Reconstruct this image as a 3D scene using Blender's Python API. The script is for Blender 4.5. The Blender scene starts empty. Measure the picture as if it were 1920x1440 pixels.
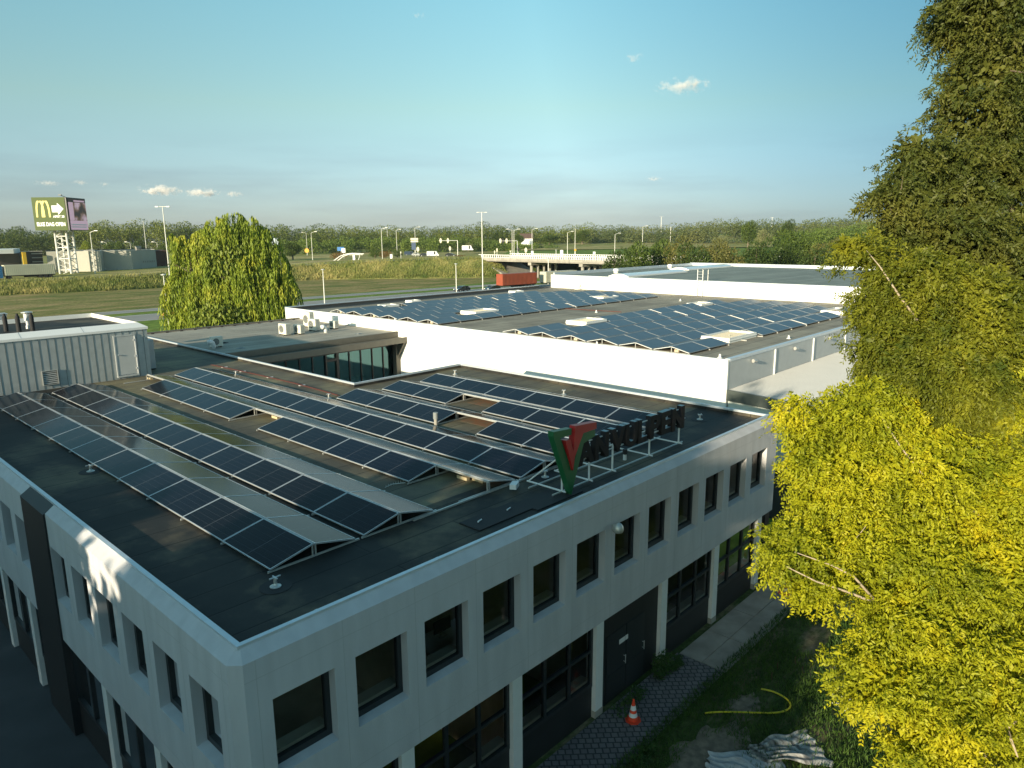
import bpy, math, random
import numpy as np
from mathutils import Vector, Matrix
random.seed(7); RNG=np.random.default_rng(11)
SC=bpy.context.scene; COL=SC.collection
# ------------------------------------------------------------------ camera
CAMPOS=Vector((-4.857,-11.180,7.104))
CF=Vector((0.71675825,0.66697373,-0.20347887)); CR=Vector((0.68003849,-0.73313635,-0.00766414)); CU=Vector((0.15428953,0.13288013,0.97904934))
FPX=1351.877
cd=bpy.data.cameras.new('camera'); cam=bpy.data.objects.new('camera',cd); COL.objects.link(cam)
M=Matrix(((CR.x,CU.x,-CF.x,CAMPOS.x),(CR.y,CU.y,-CF.y,CAMPOS.y),(CR.z,CU.z,-CF.z,CAMPOS.z),(0,0,0,1)))
cam.matrix_world=M; cd.sensor_width=36; cd.lens=36*FPX/1920; cd.clip_start=.2; cd.clip_end=9000
SC.camera=cam
# ------------------------------------------------------------------ sun, sky, exposure
SUN_EL=math.radians(12.5); SUN_AZ=math.radians(8)      # light travels towards +X, a little +Y
sd=bpy.data.lights.new('sun','SUN'); sd.energy=5.0; sd.angle=math.radians(.55); sd.color=(1,.86,.62)
so=bpy.data.objects.new('sun',sd); COL.objects.link(so)
sdir=Vector((-math.cos(SUN_AZ)*math.cos(SUN_EL),-math.sin(SUN_AZ)*math.cos(SUN_EL),math.sin(SUN_EL)))
so.rotation_euler=sdir.to_track_quat('Z','Y').to_euler()
W=bpy.data.worlds.new('World'); SC.world=W; W.use_nodes=True
nt=W.node_tree; bg=nt.nodes['Background']
sky=nt.nodes.new('ShaderNodeTexSky'); sky.sky_type='NISHITA'; sky.sun_disc=False
sky.sun_elevation=SUN_EL; sky.sun_rotation=math.atan2(sdir.x,sdir.y); sky.air_density=1.0; sky.dust_density=.6; sky.ozone_density=1.2; sky.altitude=0
tint=nt.nodes.new('ShaderNodeMix'); tint.data_type='RGBA'; tint.blend_type='MULTIPLY'; tint.inputs[0].default_value=1
tc_=nt.nodes.new('ShaderNodeTexCoord'); sx_=nt.nodes.new('ShaderNodeSeparateXYZ'); nt.links.new(tc_.outputs['Generated'],sx_.inputs[0])
er=nt.nodes.new('ShaderNodeValToRGB'); nt.links.new(sx_.outputs[2],er.inputs[0])
for i_,(p_,c_) in enumerate(((0.0,(.50,.65,1.16,1)),(.06,(.55,.67,.91,1)),(.16,(.76,.88,.78,1)),(.34,(.82,1.22,1.06,1)))):
    e_=er.color_ramp.elements[i_] if i_<2 else er.color_ramp.elements.new(p_)
    e_.position=p_; e_.color=c_
dt_=nt.nodes.new('ShaderNodeVectorMath'); dt_.operation='DOT_PRODUCT'; nt.links.new(tc_.outputs['Generated'],dt_.inputs[0]); dt_.inputs[1].default_value=(math.cos(SUN_AZ-.25)*.96,math.sin(SUN_AZ-.25)*.96,.28)
ar=nt.nodes.new('ShaderNodeValToRGB'); nt.links.new(dt_.outputs['Value'],ar.inputs[0]); a_=ar.color_ramp.elements; a_[0].position=.70; a_[0].color=(1,1,1,1); a_[1].position=.98; a_[1].color=(.32,.44,.54,1)
tm_=nt.nodes.new('ShaderNodeMix'); tm_.data_type='RGBA'; tm_.blend_type='MULTIPLY'; tm_.inputs[0].default_value=1; nt.links.new(er.outputs[0],tm_.inputs[6]); nt.links.new(ar.outputs[0],tm_.inputs[7]); nt.links.new(tm_.outputs[2],tint.inputs[7])
mpw=nt.nodes.new('ShaderNodeMapping'); mpw.inputs['Scale'].default_value=(3.0,3.0,26.0); nt.links.new(tc_.outputs['Generated'],mpw.inputs[0])
nw=nt.nodes.new('ShaderNodeTexNoise'); nw.inputs['Scale'].default_value=1.6; nw.inputs['Detail'].default_value=6; nt.links.new(mpw.outputs[0],nw.inputs[0])
nr=nt.nodes.new('ShaderNodeValToRGB'); nr.color_ramp.elements[0].position=.42; nr.color_ramp.elements[0].color=(1,1,1,1); nr.color_ramp.elements[1].position=.68; nr.color_ramp.elements[1].color=(.88,.86,.88,1); nt.links.new(nw.outputs[0],nr.inputs[0])
mk=nt.nodes.new('ShaderNodeMapRange'); mk.inputs[1].default_value=.07; mk.inputs[2].default_value=.14; mk.inputs[3].default_value=1; mk.inputs[4].default_value=0; nt.links.new(sx_.outputs[2],mk.inputs[0])
tw=nt.nodes.new('ShaderNodeMix'); tw.data_type='RGBA'; tw.blend_type='MULTIPLY'; nt.links.new(mk.outputs[0],tw.inputs[0]); nt.links.new(tm_.outputs[2],tw.inputs[6]); nt.links.new(nr.outputs[0],tw.inputs[7]); nt.links.new(tw.outputs[2],tint.inputs[7])
nt.links.new(sky.outputs[0],tint.inputs[6]); nt.links.new(tint.outputs[2],bg.inputs[0]); bg.inputs[1].default_value=.112
SC.view_settings.view_transform='Standard'; SC.view_settings.look='None'; SC.view_settings.exposure=0.78; SC.view_settings.gamma=1
SC.cycles.use_denoising=True
SC.cycles.max_bounces=8; SC.cycles.volume_bounces=5; SC.cycles.transparent_max_bounces=12; SC.cycles.caustics_reflective=False; SC.cycles.caustics_refractive=False

def P(px,py,X=None,Y=None,Z=None):
    "surveyed point of the photograph on a known plane of the place"
    d=CF+CR*((px-960)/FPX)-CU*((py-720)/FPX)
    t=(X-CAMPOS.x)/d.x if X is not None else (Y-CAMPOS.y)/d.y if Y is not None else (Z-CAMPOS.z)/d.z
    return CAMPOS+d*t
def depth(v): return (Vector(v)-CAMPOS).dot(CF)
# ------------------------------------------------------------------ materials
MATS={}
def mat(name,col,rough=.7,metal=0,spec=.5,noise=0,nscale=6,col2=None,bump=0,bscale=30,coat=0,trans=0,detail=4,stretch=None):
    m=bpy.data.materials.new(name); m.use_nodes=True; t=m.node_tree; b=t.nodes['Principled BSDF']
    b.inputs['Base Color'].default_value=(*col,1); b.inputs['Roughness'].default_value=rough; b.inputs['Metallic'].default_value=metal
    b.inputs['Specular IOR Level'].default_value=spec
    if coat: b.inputs['Coat Weight'].default_value=coat; b.inputs['Coat Roughness'].default_value=.05
    tc=t.nodes.new('ShaderNodeTexCoord'); src=tc.outputs['Object']
    if stretch:
        mp=t.nodes.new('ShaderNodeMapping'); mp.inputs['Scale'].default_value=stretch; t.links.new(src,mp.inputs[0]); src=mp.outputs[0]
    if noise or col2:
        n=t.nodes.new('ShaderNodeTexNoise'); n.inputs['Scale'].default_value=nscale; n.inputs['Detail'].default_value=detail; t.links.new(src,n.inputs[0])
        c2=col2 or tuple(max(0,c*(1-noise)) for c in col)
        r=t.nodes.new('ShaderNodeValToRGB'); r.color_ramp.elements[0].position=.35; r.color_ramp.elements[1].position=.68
        r.color_ramp.elements[0].color=(*c2,1); r.color_ramp.elements[1].color=(*col,1)
        t.links.new(n.outputs[0],r.inputs[0]); t.links.new(r.outputs[0],b.inputs['Base Color'])
        m['ramp']=r.name
    if bump:
        n2=t.nodes.new('ShaderNodeTexNoise'); n2.inputs['Scale'].default_value=bscale; n2.inputs['Detail'].default_value=3; t.links.new(src,n2.inputs[0])
        bp=t.nodes.new('ShaderNodeBump'); bp.inputs['Strength'].default_value=bump; bp.inputs['Distance'].default_value=.02
        t.links.new(n2.outputs[0],bp.inputs['Height']); t.links.new(bp.outputs[0],b.inputs['Normal'])
    MATS[name]=m; return m
def leafmat(name,c1,c2,c3=None,scale=.6,transl=.45,rough=.55):
    "leaf colours differ from spray to spray; light comes through thin leaves"
    m=bpy.data.materials.new(name); m.use_nodes=True; t=m.node_tree; t.nodes.remove(t.nodes['Principled BSDF'])
    out=t.nodes['Material Output']; tc=t.nodes.new('ShaderNodeTexCoord')
    n=t.nodes.new('ShaderNodeTexNoise'); n.inputs['Scale'].default_value=scale; n.inputs['Detail'].default_value=6; n.inputs['Roughness'].default_value=.7
    t.links.new(tc.outputs['Object'],n.inputs[0])
    r=t.nodes.new('ShaderNodeValToRGB'); e=r.color_ramp.elements; e[0].position=.32; e[1].position=.7; e[0].color=(*c1,1); e[1].color=(*c2,1)
    if c3: k=e.new(.5); k.color=(*c3,1)
    t.links.new(n.outputs[0],r.inputs[0])
    d=t.nodes.new('ShaderNodeBsdfPrincipled'); d.inputs['Roughness'].default_value=rough; d.inputs['Specular IOR Level'].default_value=.25
    tr=t.nodes.new('ShaderNodeBsdfTranslucent'); mx=t.nodes.new('ShaderNodeMixShader'); mx.inputs[0].default_value=transl
    t.links.new(r.outputs[0],d.inputs['Base Color']); t.links.new(r.outputs[0],tr.inputs[0])
    t.links.new(d.outputs[0],mx.inputs[1]); t.links.new(tr.outputs[0],mx.inputs[2]); t.links.new(mx.outputs[0],out.inputs[0])
    return m
white_render=mat('white_render',(.54,.54,.56),.85,noise=.13,nscale=1.6,bump=.3,bscale=40,stretch=(1.6,1.6,.28),detail=7)
seam_dark=mat('seam',(.42,.425,.43),.9)
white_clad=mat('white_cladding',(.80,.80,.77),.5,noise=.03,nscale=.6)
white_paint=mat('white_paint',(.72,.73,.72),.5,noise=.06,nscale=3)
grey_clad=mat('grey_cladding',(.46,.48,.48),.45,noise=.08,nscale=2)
zinc=mat('zinc',(.47,.50,.50),.42,metal=.35,noise=.12,nscale=3)
zinc_seam=mat('zinc_seam',(.10,.11,.11),.8)
alu=mat('aluminium',(.66,.68,.70),.38,metal=.6,noise=.1,nscale=8)
galv=mat('galvanised_steel',(.60,.60,.57),.42,metal=.5,noise=.15,nscale=12)
trimm=mat('roof_trim',(.62,.67,.72),.38,metal=.4,noise=.08,nscale=5)
brightm=mat('bright_trim',(.82,.82,.80),.45,metal=.1)
dark_frame=mat('dark_frame',(.016,.022,.026),.42)
dark_panel=mat('dark_panel',(.013,.017,.020),.5,noise=.2,nscale=2)
olive=mat('bronze_fascia',(.14,.13,.105),.55,noise=.12,nscale=3)
blackm=mat('black_rubber',(.018,.018,.02),.8)
asph=mat('asphalt',(.075,.075,.078),.9,noise=.25,nscale=.6)
roadlight=mat('road_surface',(.27,.27,.26),.9,noise=.15,nscale=.15)
linew=mat('road_line',(.7,.7,.66),.8)
concrete=mat('concrete',(.36,.34,.30),.85,noise=.25,nscale=.8)
wood=mat('timber_block',(.55,.45,.28),.8,noise=.2,nscale=9)
brick_b=mat('ballast_block',(.62,.52,.36),.9,noise=.25,nscale=9)
redcable=mat('red_cable',(.12,.04,.032),.8,spec=.2)
bark=mat('bark',(.20,.155,.11),.9,noise=.4,nscale=9,bump=.6,bscale=20)
barkl=mat('pale_bark',(.42,.34,.24),.85,noise=.3,nscale=14)
rust=mat('rusty_membrane',(.26,.12,.06),.9)
greenp=mat('green_paint',(.010,.115,.040),.45); redp=mat('red_paint',(.42,.018,.018),.45); blackp=mat('black_letter',(.020,.017,.018),.7,spec=.2)
skylit_top=mat('letter_edge',(.22,.32,.36),.5)  # pale blue of sky light, coloured onto the letters' upward faces
orange=mat('cone_orange',(.75,.06,.02),.5); whiteband=mat('reflective_white',(.75,.77,.78),.4)
yellowpipe=mat('yellow_pipe',(.62,.52,.02),.45); tan=mat('tan_sill',(.55,.50,.42),.7); curtain=mat('interior_wall',(.46,.38,.28),.9,noise=.3,nscale=1.2)
acw=mat('ac_white',(.66,.64,.55),.5,noise=.08,nscale=6); acd=mat('ac_grille',(.10,.11,.11),.6); greyflue=mat('vent_grey',(.20,.22,.22),.6)
def felt(name,c1,c2,c3,rowx=1.0,joint=7.0,rot=0):
    m=bpy.data.materials.new(name); m.use_nodes=True; t=m.node_tree; b=t.nodes['Principled BSDF']; L=t.links
    tc=t.nodes.new('ShaderNodeTexCoord'); mp=t.nodes.new('ShaderNodeMapping'); mp.inputs['Rotation'].default_value=(0,0,rot); L.new(tc.outputs['Object'],mp.inputs[0])
    n=t.nodes.new('ShaderNodeTexNoise'); n.inputs['Scale'].default_value=.33; n.inputs['Detail'].default_value=8; n.inputs['Roughness'].default_value=.62; L.new(mp.outputs[0],n.inputs[0])
    r=t.nodes.new('ShaderNodeValToRGB'); e=r.color_ramp.elements; e[0].position=.36; e[1].position=.66; e[0].color=(*c1,1); e[1].color=(*c3,1); k=e.new(.5); k.color=(*c2,1)
    L.new(n.outputs[0],r.inputs[0])
    br=t.nodes.new('ShaderNodeTexBrick'); br.inputs['Scale'].default_value=1; br.inputs['Brick Width'].default_value=joint; br.inputs['Row Height'].default_value=rowx
    br.inputs['Mortar Size'].default_value=.030; br.inputs['Mortar Smooth'].default_value=.6; br.inputs['Bias'].default_value=0; br.offset=.37
    br.inputs['Color1'].default_value=(1,1,1,1); br.inputs['Color2'].default_value=(.80,.80,.80,1); br.inputs['Mortar'].default_value=(.30,.30,.30,1)
    L.new(mp.outputs[0],br.inputs[0])
    mx=t.nodes.new('ShaderNodeMix'); mx.data_type='RGBA'; mx.blend_type='MULTIPLY'; mx.inputs[0].default_value=1; L.new(r.outputs[0],mx.inputs[6]); L.new(br.outputs[0],mx.inputs[7])
    n3=t.nodes.new('ShaderNodeTexNoise'); n3.inputs['Scale'].default_value=45; L.new(mp.outputs[0],n3.inputs[0])
    mx2=t.nodes.new('ShaderNodeMix'); mx2.data_type='RGBA'; mx2.blend_type='OVERLAY'; mx2.inputs[0].default_value=.35; L.new(mx.outputs[2],mx2.inputs[6]); L.new(n3.outputs[0],mx2.inputs[7])
    L.new(mx2.outputs[2],b.inputs['Base Color']); b.inputs['Roughness'].default_value=.72; b.inputs['Specular IOR Level'].default_value=.35
    bp=t.nodes.new('ShaderNodeBump'); bp.inputs['Strength'].default_value=.4; bp.inputs['Distance'].default_value=.02; L.new(br.outputs[1],bp.inputs['Height']); bp.invert=True; L.new(bp.outputs[0],b.inputs['Normal'])
    return m
felt_near=felt('roof_felt',(.010,.012,.012),(.024,.023,.021),(.12,.10,.065),1.0,7.0)  # darker felt copy; shade of the near roof is put into the colour
felt_sunlit=felt('weathered_felt',(.072,.064,.048),(.125,.110,.075),(.225,.195,.11),1.0,7.0)  # lighter mossy copy of the roof felt; sunlit tone put into the colour
felt_hall=felt('hall_roof_felt',(.22,.19,.145),(.29,.255,.195),(.36,.32,.245),1.0,9.0)
felt_far=felt('grey_roof_felt',(.21,.235,.205),(.235,.26,.23),(.265,.29,.25),1.0,9.0)
felt_ac=felt('pale_roof_felt',(.29,.265,.22),(.35,.32,.265),(.41,.375,.30),1.0,9.0)
def glassmat(name,tintc,refl=1.45,gcol=(1,1,1)):
    m=bpy.data.materials.new(name); m.use_nodes=True; t=m.node_tree; t.nodes.remove(t.nodes['Principled BSDF']); out=t.nodes['Material Output']
    f=t.nodes.new('ShaderNodeFresnel'); f.inputs[0].default_value=refl; g=t.nodes.new('ShaderNodeBsdfGlossy'); g.inputs['Roughness'].default_value=.02; g.inputs['Color'].default_value=(*gcol,1)
    tr=t.nodes.new('ShaderNodeBsdfTransparent'); tr.inputs[0].default_value=(*tintc,1); mx=t.nodes.new('ShaderNodeMixShader')
    t.links.new(f.outputs[0],mx.inputs[0]); t.links.new(tr.outputs[0],mx.inputs[1]); t.links.new(g.outputs[0],mx.inputs[2]); t.links.new(mx.outputs[0],out.inputs[0]); return m
glass=glassmat('window_glass',(.82,.86,.84)); glass_d=glassmat('tinted_glass',(.26,.50,.52),3.0,(.24,.48,.52))
def pvmat():
    "monocrystalline module: 24 x 6 half cells under glass; object X across, object Y along the module"
    m=bpy.data.materials.new('solar_cells'); m.use_nodes=True; t=m.node_tree; b=t.nodes['Principled BSDF']; L=t.links
    tc=t.nodes.new('ShaderNodeTexCoord'); sp=t.nodes.new('ShaderNodeSeparateXYZ'); L.new(tc.outputs['Object'],sp.inputs[0])
    def mth(op,a,bv=None):
        n=t.nodes.new('ShaderNodeMath'); n.operation=op
        for i,v in enumerate((a,bv)):
            if v is None: continue
            if isinstance(v,(int,float)): n.inputs[i].default_value=v
            else: L.new(v,n.inputs[i])
        return n.outputs[0]
    def line(src,period,wid):
        f=mth('FRACT',mth('DIVIDE',src,period)); d=mth('ABSOLUTE',mth('SUBTRACT',f,.5)); return mth('GREATER_THAN',d,.5-wid/period/2)
    lx=line(sp.outputs[0],1.10/6,.006); ly=line(sp.outputs[1],2.24/24,.0035); mid=mth('LESS_THAN',mth('ABSOLUTE',sp.outputs[1]),.011)
    s=mth('ADD',mth('MULTIPLY',lx,.55),mth('ADD',mth('MULTIPLY',ly,.38),mth('MULTIPLY',mid,1.0))); s=mth('MINIMUM',s,1)
    oi=t.nodes.new('ShaderNodeObjectInfo')
    r=t.nodes.new('ShaderNodeMix'); r.data_type='RGBA'; r.inputs[6].default_value=(.004,.004,.007,1); r.inputs[7].default_value=(.004,.006,.015,1); L.new(oi.outputs['Random'],r.inputs[0])
    mx=t.nodes.new('ShaderNodeMix'); mx.data_type='RGBA'; L.new(s,mx.inputs[0]); L.new(r.outputs[2],mx.inputs[6]); mx.inputs[7].default_value=(.060,.062,.070,1)
    L.new(mx.outputs[2],b.inputs['Base Color']); b.inputs['Roughness'].default_value=.14; b.inputs['IOR'].default_value=1.30; b.inputs['Specular IOR Level'].default_value=.30
    return m
pv=pvmat()
# ------------------------------------------------------------------ mesh helpers
def wloc(o):
    v=Vector((0,0,0))
    while o is not None: v+=o.location; o=o.parent
    return v
class MB:
    def __init__(s): s.v=[]; s.f=[]; s.m=[]
    def add(s,vs,fs,mi=0):
        n=len(s.v); s.v+=[tuple(v) for v in vs]; s.f+=[tuple(i+n for i in f) for f in fs]; s.m+=[mi]*len(fs); return s
    def box(s,x0,y0,z0,x1,y1,z1,mi=0):
        return s.add([(x0,y0,z0),(x1,y0,z0),(x1,y1,z0),(x0,y1,z0),(x0,y0,z1),(x1,y0,z1),(x1,y1,z1),(x0,y1,z1)],
              [(0,3,2,1),(4,5,6,7),(0,1,5,4),(1,2,6,5),(2,3,7,6),(3,0,4,7)],mi)
    def obox(s,c,size,rz=0,mi=0):
        hx,hy,hz=size[0]/2,size[1]/2,size[2]/2; ca,sa=math.cos(rz),math.sin(rz); vs=[]
        for z in (-hz,hz):
            for x,y in ((-hx,-hy),(hx,-hy),(hx,hy),(-hx,hy)): vs.append((c[0]+x*ca-y*sa,c[1]+x*sa+y*ca,c[2]+z))
        return s.add(vs,[(0,3,2,1),(4,5,6,7),(0,1,5,4),(1,2,6,5),(2,3,7,6),(3,0,4,7)],mi)
    def tube(s,p,q,r0,r1=None,n=8,mi=0,cap=True):
        r1=r0 if r1 is None else r1; p=Vector(p); q=Vector(q); d=(q-p).normalized()
        a=d.orthogonal().normalized(); b=d.cross(a); vs=[]
        for c,r in ((p,r0),(q,r1)):
            for i in range(n):
                t=2*math.pi*i/n; vs.append(c+a*(r*math.cos(t))+b*(r*math.sin(t)))
        fs=[(i,(i+1)%n,n+(i+1)%n,n+i) for i in range(n)]
        if cap: fs+=[tuple(range(n))[::-1],tuple(range(n,2*n))]
        return s.add(vs,fs,mi)
    def path(s,pts,r,n=8,mi=0):
        pts=[Vector(p) for p in pts]; rs=r if isinstance(r,(list,tuple)) else [r]*len(pts); vs=[]; up=Vector((.13,.21,.97))
        for k,p in enumerate(pts):
            d=(pts[min(k+1,len(pts)-1)]-pts[max(k-1,0)]).normalized(); a=d.cross(up)
            a=a.normalized() if a.length>.05 else d.orthogonal().normalized(); b=d.cross(a)
            for i in range(n):
                t=2*math.pi*i/n; vs.append(p+a*(rs[k]*math.cos(t))+b*(rs[k]*math.sin(t)))
        fs=[(k*n+i,k*n+(i+1)%n,(k+1)*n+(i+1)%n,(k+1)*n+i) for k in range(len(pts)-1) for i in range(n)]
        fs+=[tuple(range(n))[::-1],tuple(range((len(pts)-1)*n,len(pts)*n))]
        return s.add(vs,fs,mi)
    def lathe(s,c,prof,n=16,mi=0):
        vs=[(c[0]+r*math.cos(2*math.pi*i/n),c[1]+r*math.sin(2*math.pi*i/n),c[2]+z) for r,z in prof for i in range(n)]
        fs=[(k*n+i,k*n+(i+1)%n,(k+1)*n+(i+1)%n,(k+1)*n+i) for k in range(len(prof)-1) for i in range(n)]
        fs+=[tuple(range(n))[::-1],tuple(range((len(prof)-1)*n,len(prof)*n))]
        return s.add(vs,fs,mi)
    def prism(s,poly,z0,z1,mi=0):
        n=len(poly); vs=[(x,y,z0) for x,y in poly]+[(x,y,z1) for x,y in poly]
        return s.add(vs,[tuple(range(n))[::-1],tuple(range(n,2*n))]+[(i,(i+1)%n,n+(i+1)%n,n+i) for i in range(n)],mi)
    def quad(s,a,b,c,d,mi=0): return s.add([a,b,c,d],[(0,1,2,3)],mi)
    def build(s,name,m,parent=None,local=False,smooth=False):
        off=Vector((0,0,0)) if local else wloc(parent)
        me=bpy.data.meshes.new(name); me.from_pydata([(v[0]-off.x,v[1]-off.y,v[2]-off.z) for v in s.v],[],s.f)
        for mm in (m if isinstance(m,(list,tuple)) else [m]): me.materials.append(mm)
        if any(s.m): me.polygons.foreach_set('material_index',s.m)
        if smooth: me.polygons.foreach_set('use_smooth',[True]*len(me.polygons))
        me.update(); o=bpy.data.objects.new(name,me); COL.objects.link(o); o.parent=parent; return o
def tag(o,label=None,cat=None,group=None,kind=None):
    if label: o['label']=label
    if cat: o['category']=cat
    if group: o['group']=group
    if kind: o['kind']=kind
    return o
def thing(name,label,cat,loc,group=None):
    o=bpy.data.objects.new(name,None); COL.objects.link(o); o.location=loc; o.empty_display_size=.2; return tag(o,label,cat,group)
def dup(root,loc,label,rz=None,scale=None,parts=True):
    c=root.copy(); COL.objects.link(c); c.location=loc; c['label']=label
    if rz is not None: c.rotation_euler=(0,0,rz)
    if scale: c.scale=scale
    if parts:
        for ch in root.children:
            d=ch.copy(); COL.objects.link(d); d.parent=c
            for g in ch.children:
                e=g.copy(); COL.objects.link(e); e.parent=d
    return c
def quadsmesh(name,V,m,parent=None,kind=None,mi=None):
    "V: (N,4,3) numpy, world coordinates"
    off=np.array(wloc(parent)); N=len(V); me=bpy.data.meshes.new(name); me.vertices.add(4*N); me.loops.add(4*N); me.polygons.add(N)
    me.vertices.foreach_set('co',(V-off).astype(np.float32).ravel()); me.loops.foreach_set('vertex_index',np.arange(4*N,dtype=np.int32))
    me.polygons.foreach_set('loop_start',np.arange(0,4*N,4,dtype=np.int32)); me.polygons.foreach_set('loop_total',np.full(N,4,dtype=np.int32))
    for mm in (m if isinstance(m,(list,tuple)) else [m]): me.materials.append(mm)
    if mi is not None: me.polygons.foreach_set('material_index',mi.astype(np.int32))
    me.update(); me.validate(); o=bpy.data.objects.new(name,me); COL.objects.link(o); o.parent=parent
    if kind: o['kind']=kind
    return o
def unit(a): return a/np.maximum(np.linalg.norm(a,axis=-1,keepdims=True),1e-9)
def leaves(C,D,length,width,rng,roll=True):
    "one rhombic leaf per centre C pointing along D"
    D=unit(D); R=unit(np.cross(D,rng.normal(size=D.shape))); l=length[:,None]; w=width[:,None]
    return np.stack([C,C+D*l*.45+R*w*.5,C+D*l,C+D*l*.45-R*w*.5],axis=1)
def blobs(ells,n,rng,shell=.55,skin=0.0):
    "points spread through ellipsoids (cx,cy,cz,rx,ry,rz), thinner inside; returns points, outward dirs"
    ells=np.array(ells,float); vol=(ells[:,3]*ells[:,4]*ells[:,5])**.72; k=rng.choice(len(ells),size=n,p=vol/vol.sum()); d=unit(rng.normal(size=(n,3)))
    r=shell+(1.02-shell)*rng.random(n)**.6; E=ells[k]; return E[:,:3]+d*E[:,3:]*r[:,None],d
exec_order=[]
ZG=-7.06; ZR=-.2; ZB=-4.0     # ground, roof membrane, underside of the white storey
ORD=['first','second','third','fourth','fifth','sixth','seventh','eighth','ninth','tenth','eleventh','twelfth','thirteenth','fourteenth','fifteenth','sixteenth','seventeenth','eighteenth','nineteenth','twentieth']
# ================================================================== OFFICE BUILDING
B=thing('office_building','white two-storey office building with a flat roof, square windows and dark ground floor','building',(0,0,ZG))
PLAN=[(.2,0),(22.7,0),(22.7,18.4),(15.55,18.4),(15.55,46),(0,46),(0,.2)]
def loop_wall(mb,a,b,z0,z1,off0=0,off1=0,mi=0):
    pass
def facade(mb,o,u,n,L0,L1,z0,z1,ops,dep,mi=0):
    "wall in the plane through o along u (outward normal n) with real openings ops=(u0,u1,za,zb) and straight reveals"
    us=sorted({L0,L1}|{v for q in ops for v in q[:2]}); zs=sorted({z0,z1}|{v for q in ops for v in q[2:]})
    pt=lambda a,z,d=0:(o[0]+u[0]*a-n[0]*d,o[1]+u[1]*a-n[1]*d,z)
    for i in range(len(us)-1):
        for j in range(len(zs)-1):
            cu,cz=(us[i]+us[i+1])/2,(zs[j]+zs[j+1])/2
            if any(q[0]<cu<q[1] and q[2]<cz<q[3] for q in ops): continue
            mb.quad(pt(us[i],zs[j]),pt(us[i+1],zs[j]),pt(us[i+1],zs[j+1]),pt(us[i],zs[j+1]),mi)
    for a,b,za,zb in ops:
        mb.quad(pt(a,za),pt(a,zb),pt(a,zb,dep),pt(a,za,dep),mi); mb.quad(pt(b,za),pt(b,za,dep),pt(b,zb,dep),pt(b,zb),mi)
        mb.quad(pt(a,zb),pt(b,zb),pt(b,zb,dep),pt(a,zb,dep),mi)
        mb.quad(pt(a,za),pt(a,za+.05,dep),pt(b,za+.05,dep),pt(b,za),mi)
WT,WBZ=-1.15,-2.74
opsR=[(.697+1.8*k,.697+1.8*k+1.315,WBZ,WT) for k in range(12)]
yL=[.70+1.75*k for k in range(6)]+[12.98,14.75,16.5,18.25,20.0,21.75,23.5,25.25,27.0]
opsL=[(y,y+1.21,WBZ,WT) for y in yL]
w=MB()
facade(w,(0,0),(1,0),(0,-1),.2,22.7,ZB,-.23,opsR,.28)
facade(w,(0,0),(0,1),(-1,0),.2,10.70,ZB,-.23,[q for q in opsL if q[1]<11],.28)
facade(w,(0,0),(0,1),(-1,0),12.93,46,ZB,-.23,[q for q in opsL if q[0]>12],.28)
w.quad((.2,0,ZB),(0,.2,ZB),(0,.2,-.23),(.2,0,-.23))
w.quad((22.7,0,ZB),(22.7,18.4,ZB),(22.7,18.4,-.23),(22.7,0,-.23)); w.quad((22.7,18.4,ZG),(15.55,18.4,ZG),(15.55,18.4,-.23),(22.7,18.4,-.23)); w.quad((15.55,18.4,ZG),(15.55,46,ZG),(15.55,46,-.23),(15.55,18.4,-.23))
# sloping shoulder between wall face and roof trim
sh=[((.2,0),(.36,.26)),((22.7,0),(22.44,.26)),((22.7,18.4),(22.44,18.14)),((15.55,18.4),(15.29,18.14)),((15.55,46),(15.29,45.74)),((0,46),(.26,45.74)),((0,.2),(.26,.36))]
ring0=[(.2,0),(22.7,0),(22.7,18.4),(15.55,18.4),(15.55,46),(0,46),(0,.2)]
ring1=[(.30,.26),(22.44,.26),(22.44,18.14),(15.29,18.14),(15.29,45.74),(.26,45.74),(.26,.30)]
for i in range(7):
    a,b=ring0[i],ring0[(i+1)%7]; c,d=ring1[(i+1)%7],ring1[i]
    if i==5:   # interrupted by the dark clad strip
        for y0,y1 in ((46,12.93),(10.70,.2)):
            w.quad((0,y0,-.23),(0,y1,-.23),(.26,max(y1,.3),-.03),(.26,min(y0,45.74),-.03))
    else: w.quad((*a,-.23),(*b,-.23),(*c,-.03),(*d,-.03))
# underside of the overhanging storey
w.box(.21,.01,ZB-.005,22.69,.5,ZB+.02); w.box(.01,.5,ZB-.005,.5,30,ZB+.02)
# panel joints (2 mm proud of the render)
def joints():
    for x in [.43+1.815*k for k in range(13)]: w.box(x-.006,-.002,ZB,x+.006,.0,-.23,1); 
    w.box(.2,-.002,-.606,22.7,0,-.594,1); w.box(.2,-.002,-3.606,22.7,0,-3.594,1)
    for y in [.43+1.75*k for k in range(6)]+[12.95+1.75*k for k in range(11)]: w.box(-.002,y-.006,ZB,0,y+.006,-.23,1)
    w.box(-.002,.2,-.606,0,10.6,-.594,1); w.box(-.002,12.95,-.606,0,30,-.594,1); w.box(-.002,.2,-3.606,0,10.6,-3.594,1)
joints()
w.build('wall',[white_render,seam_dark],B)
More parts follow.
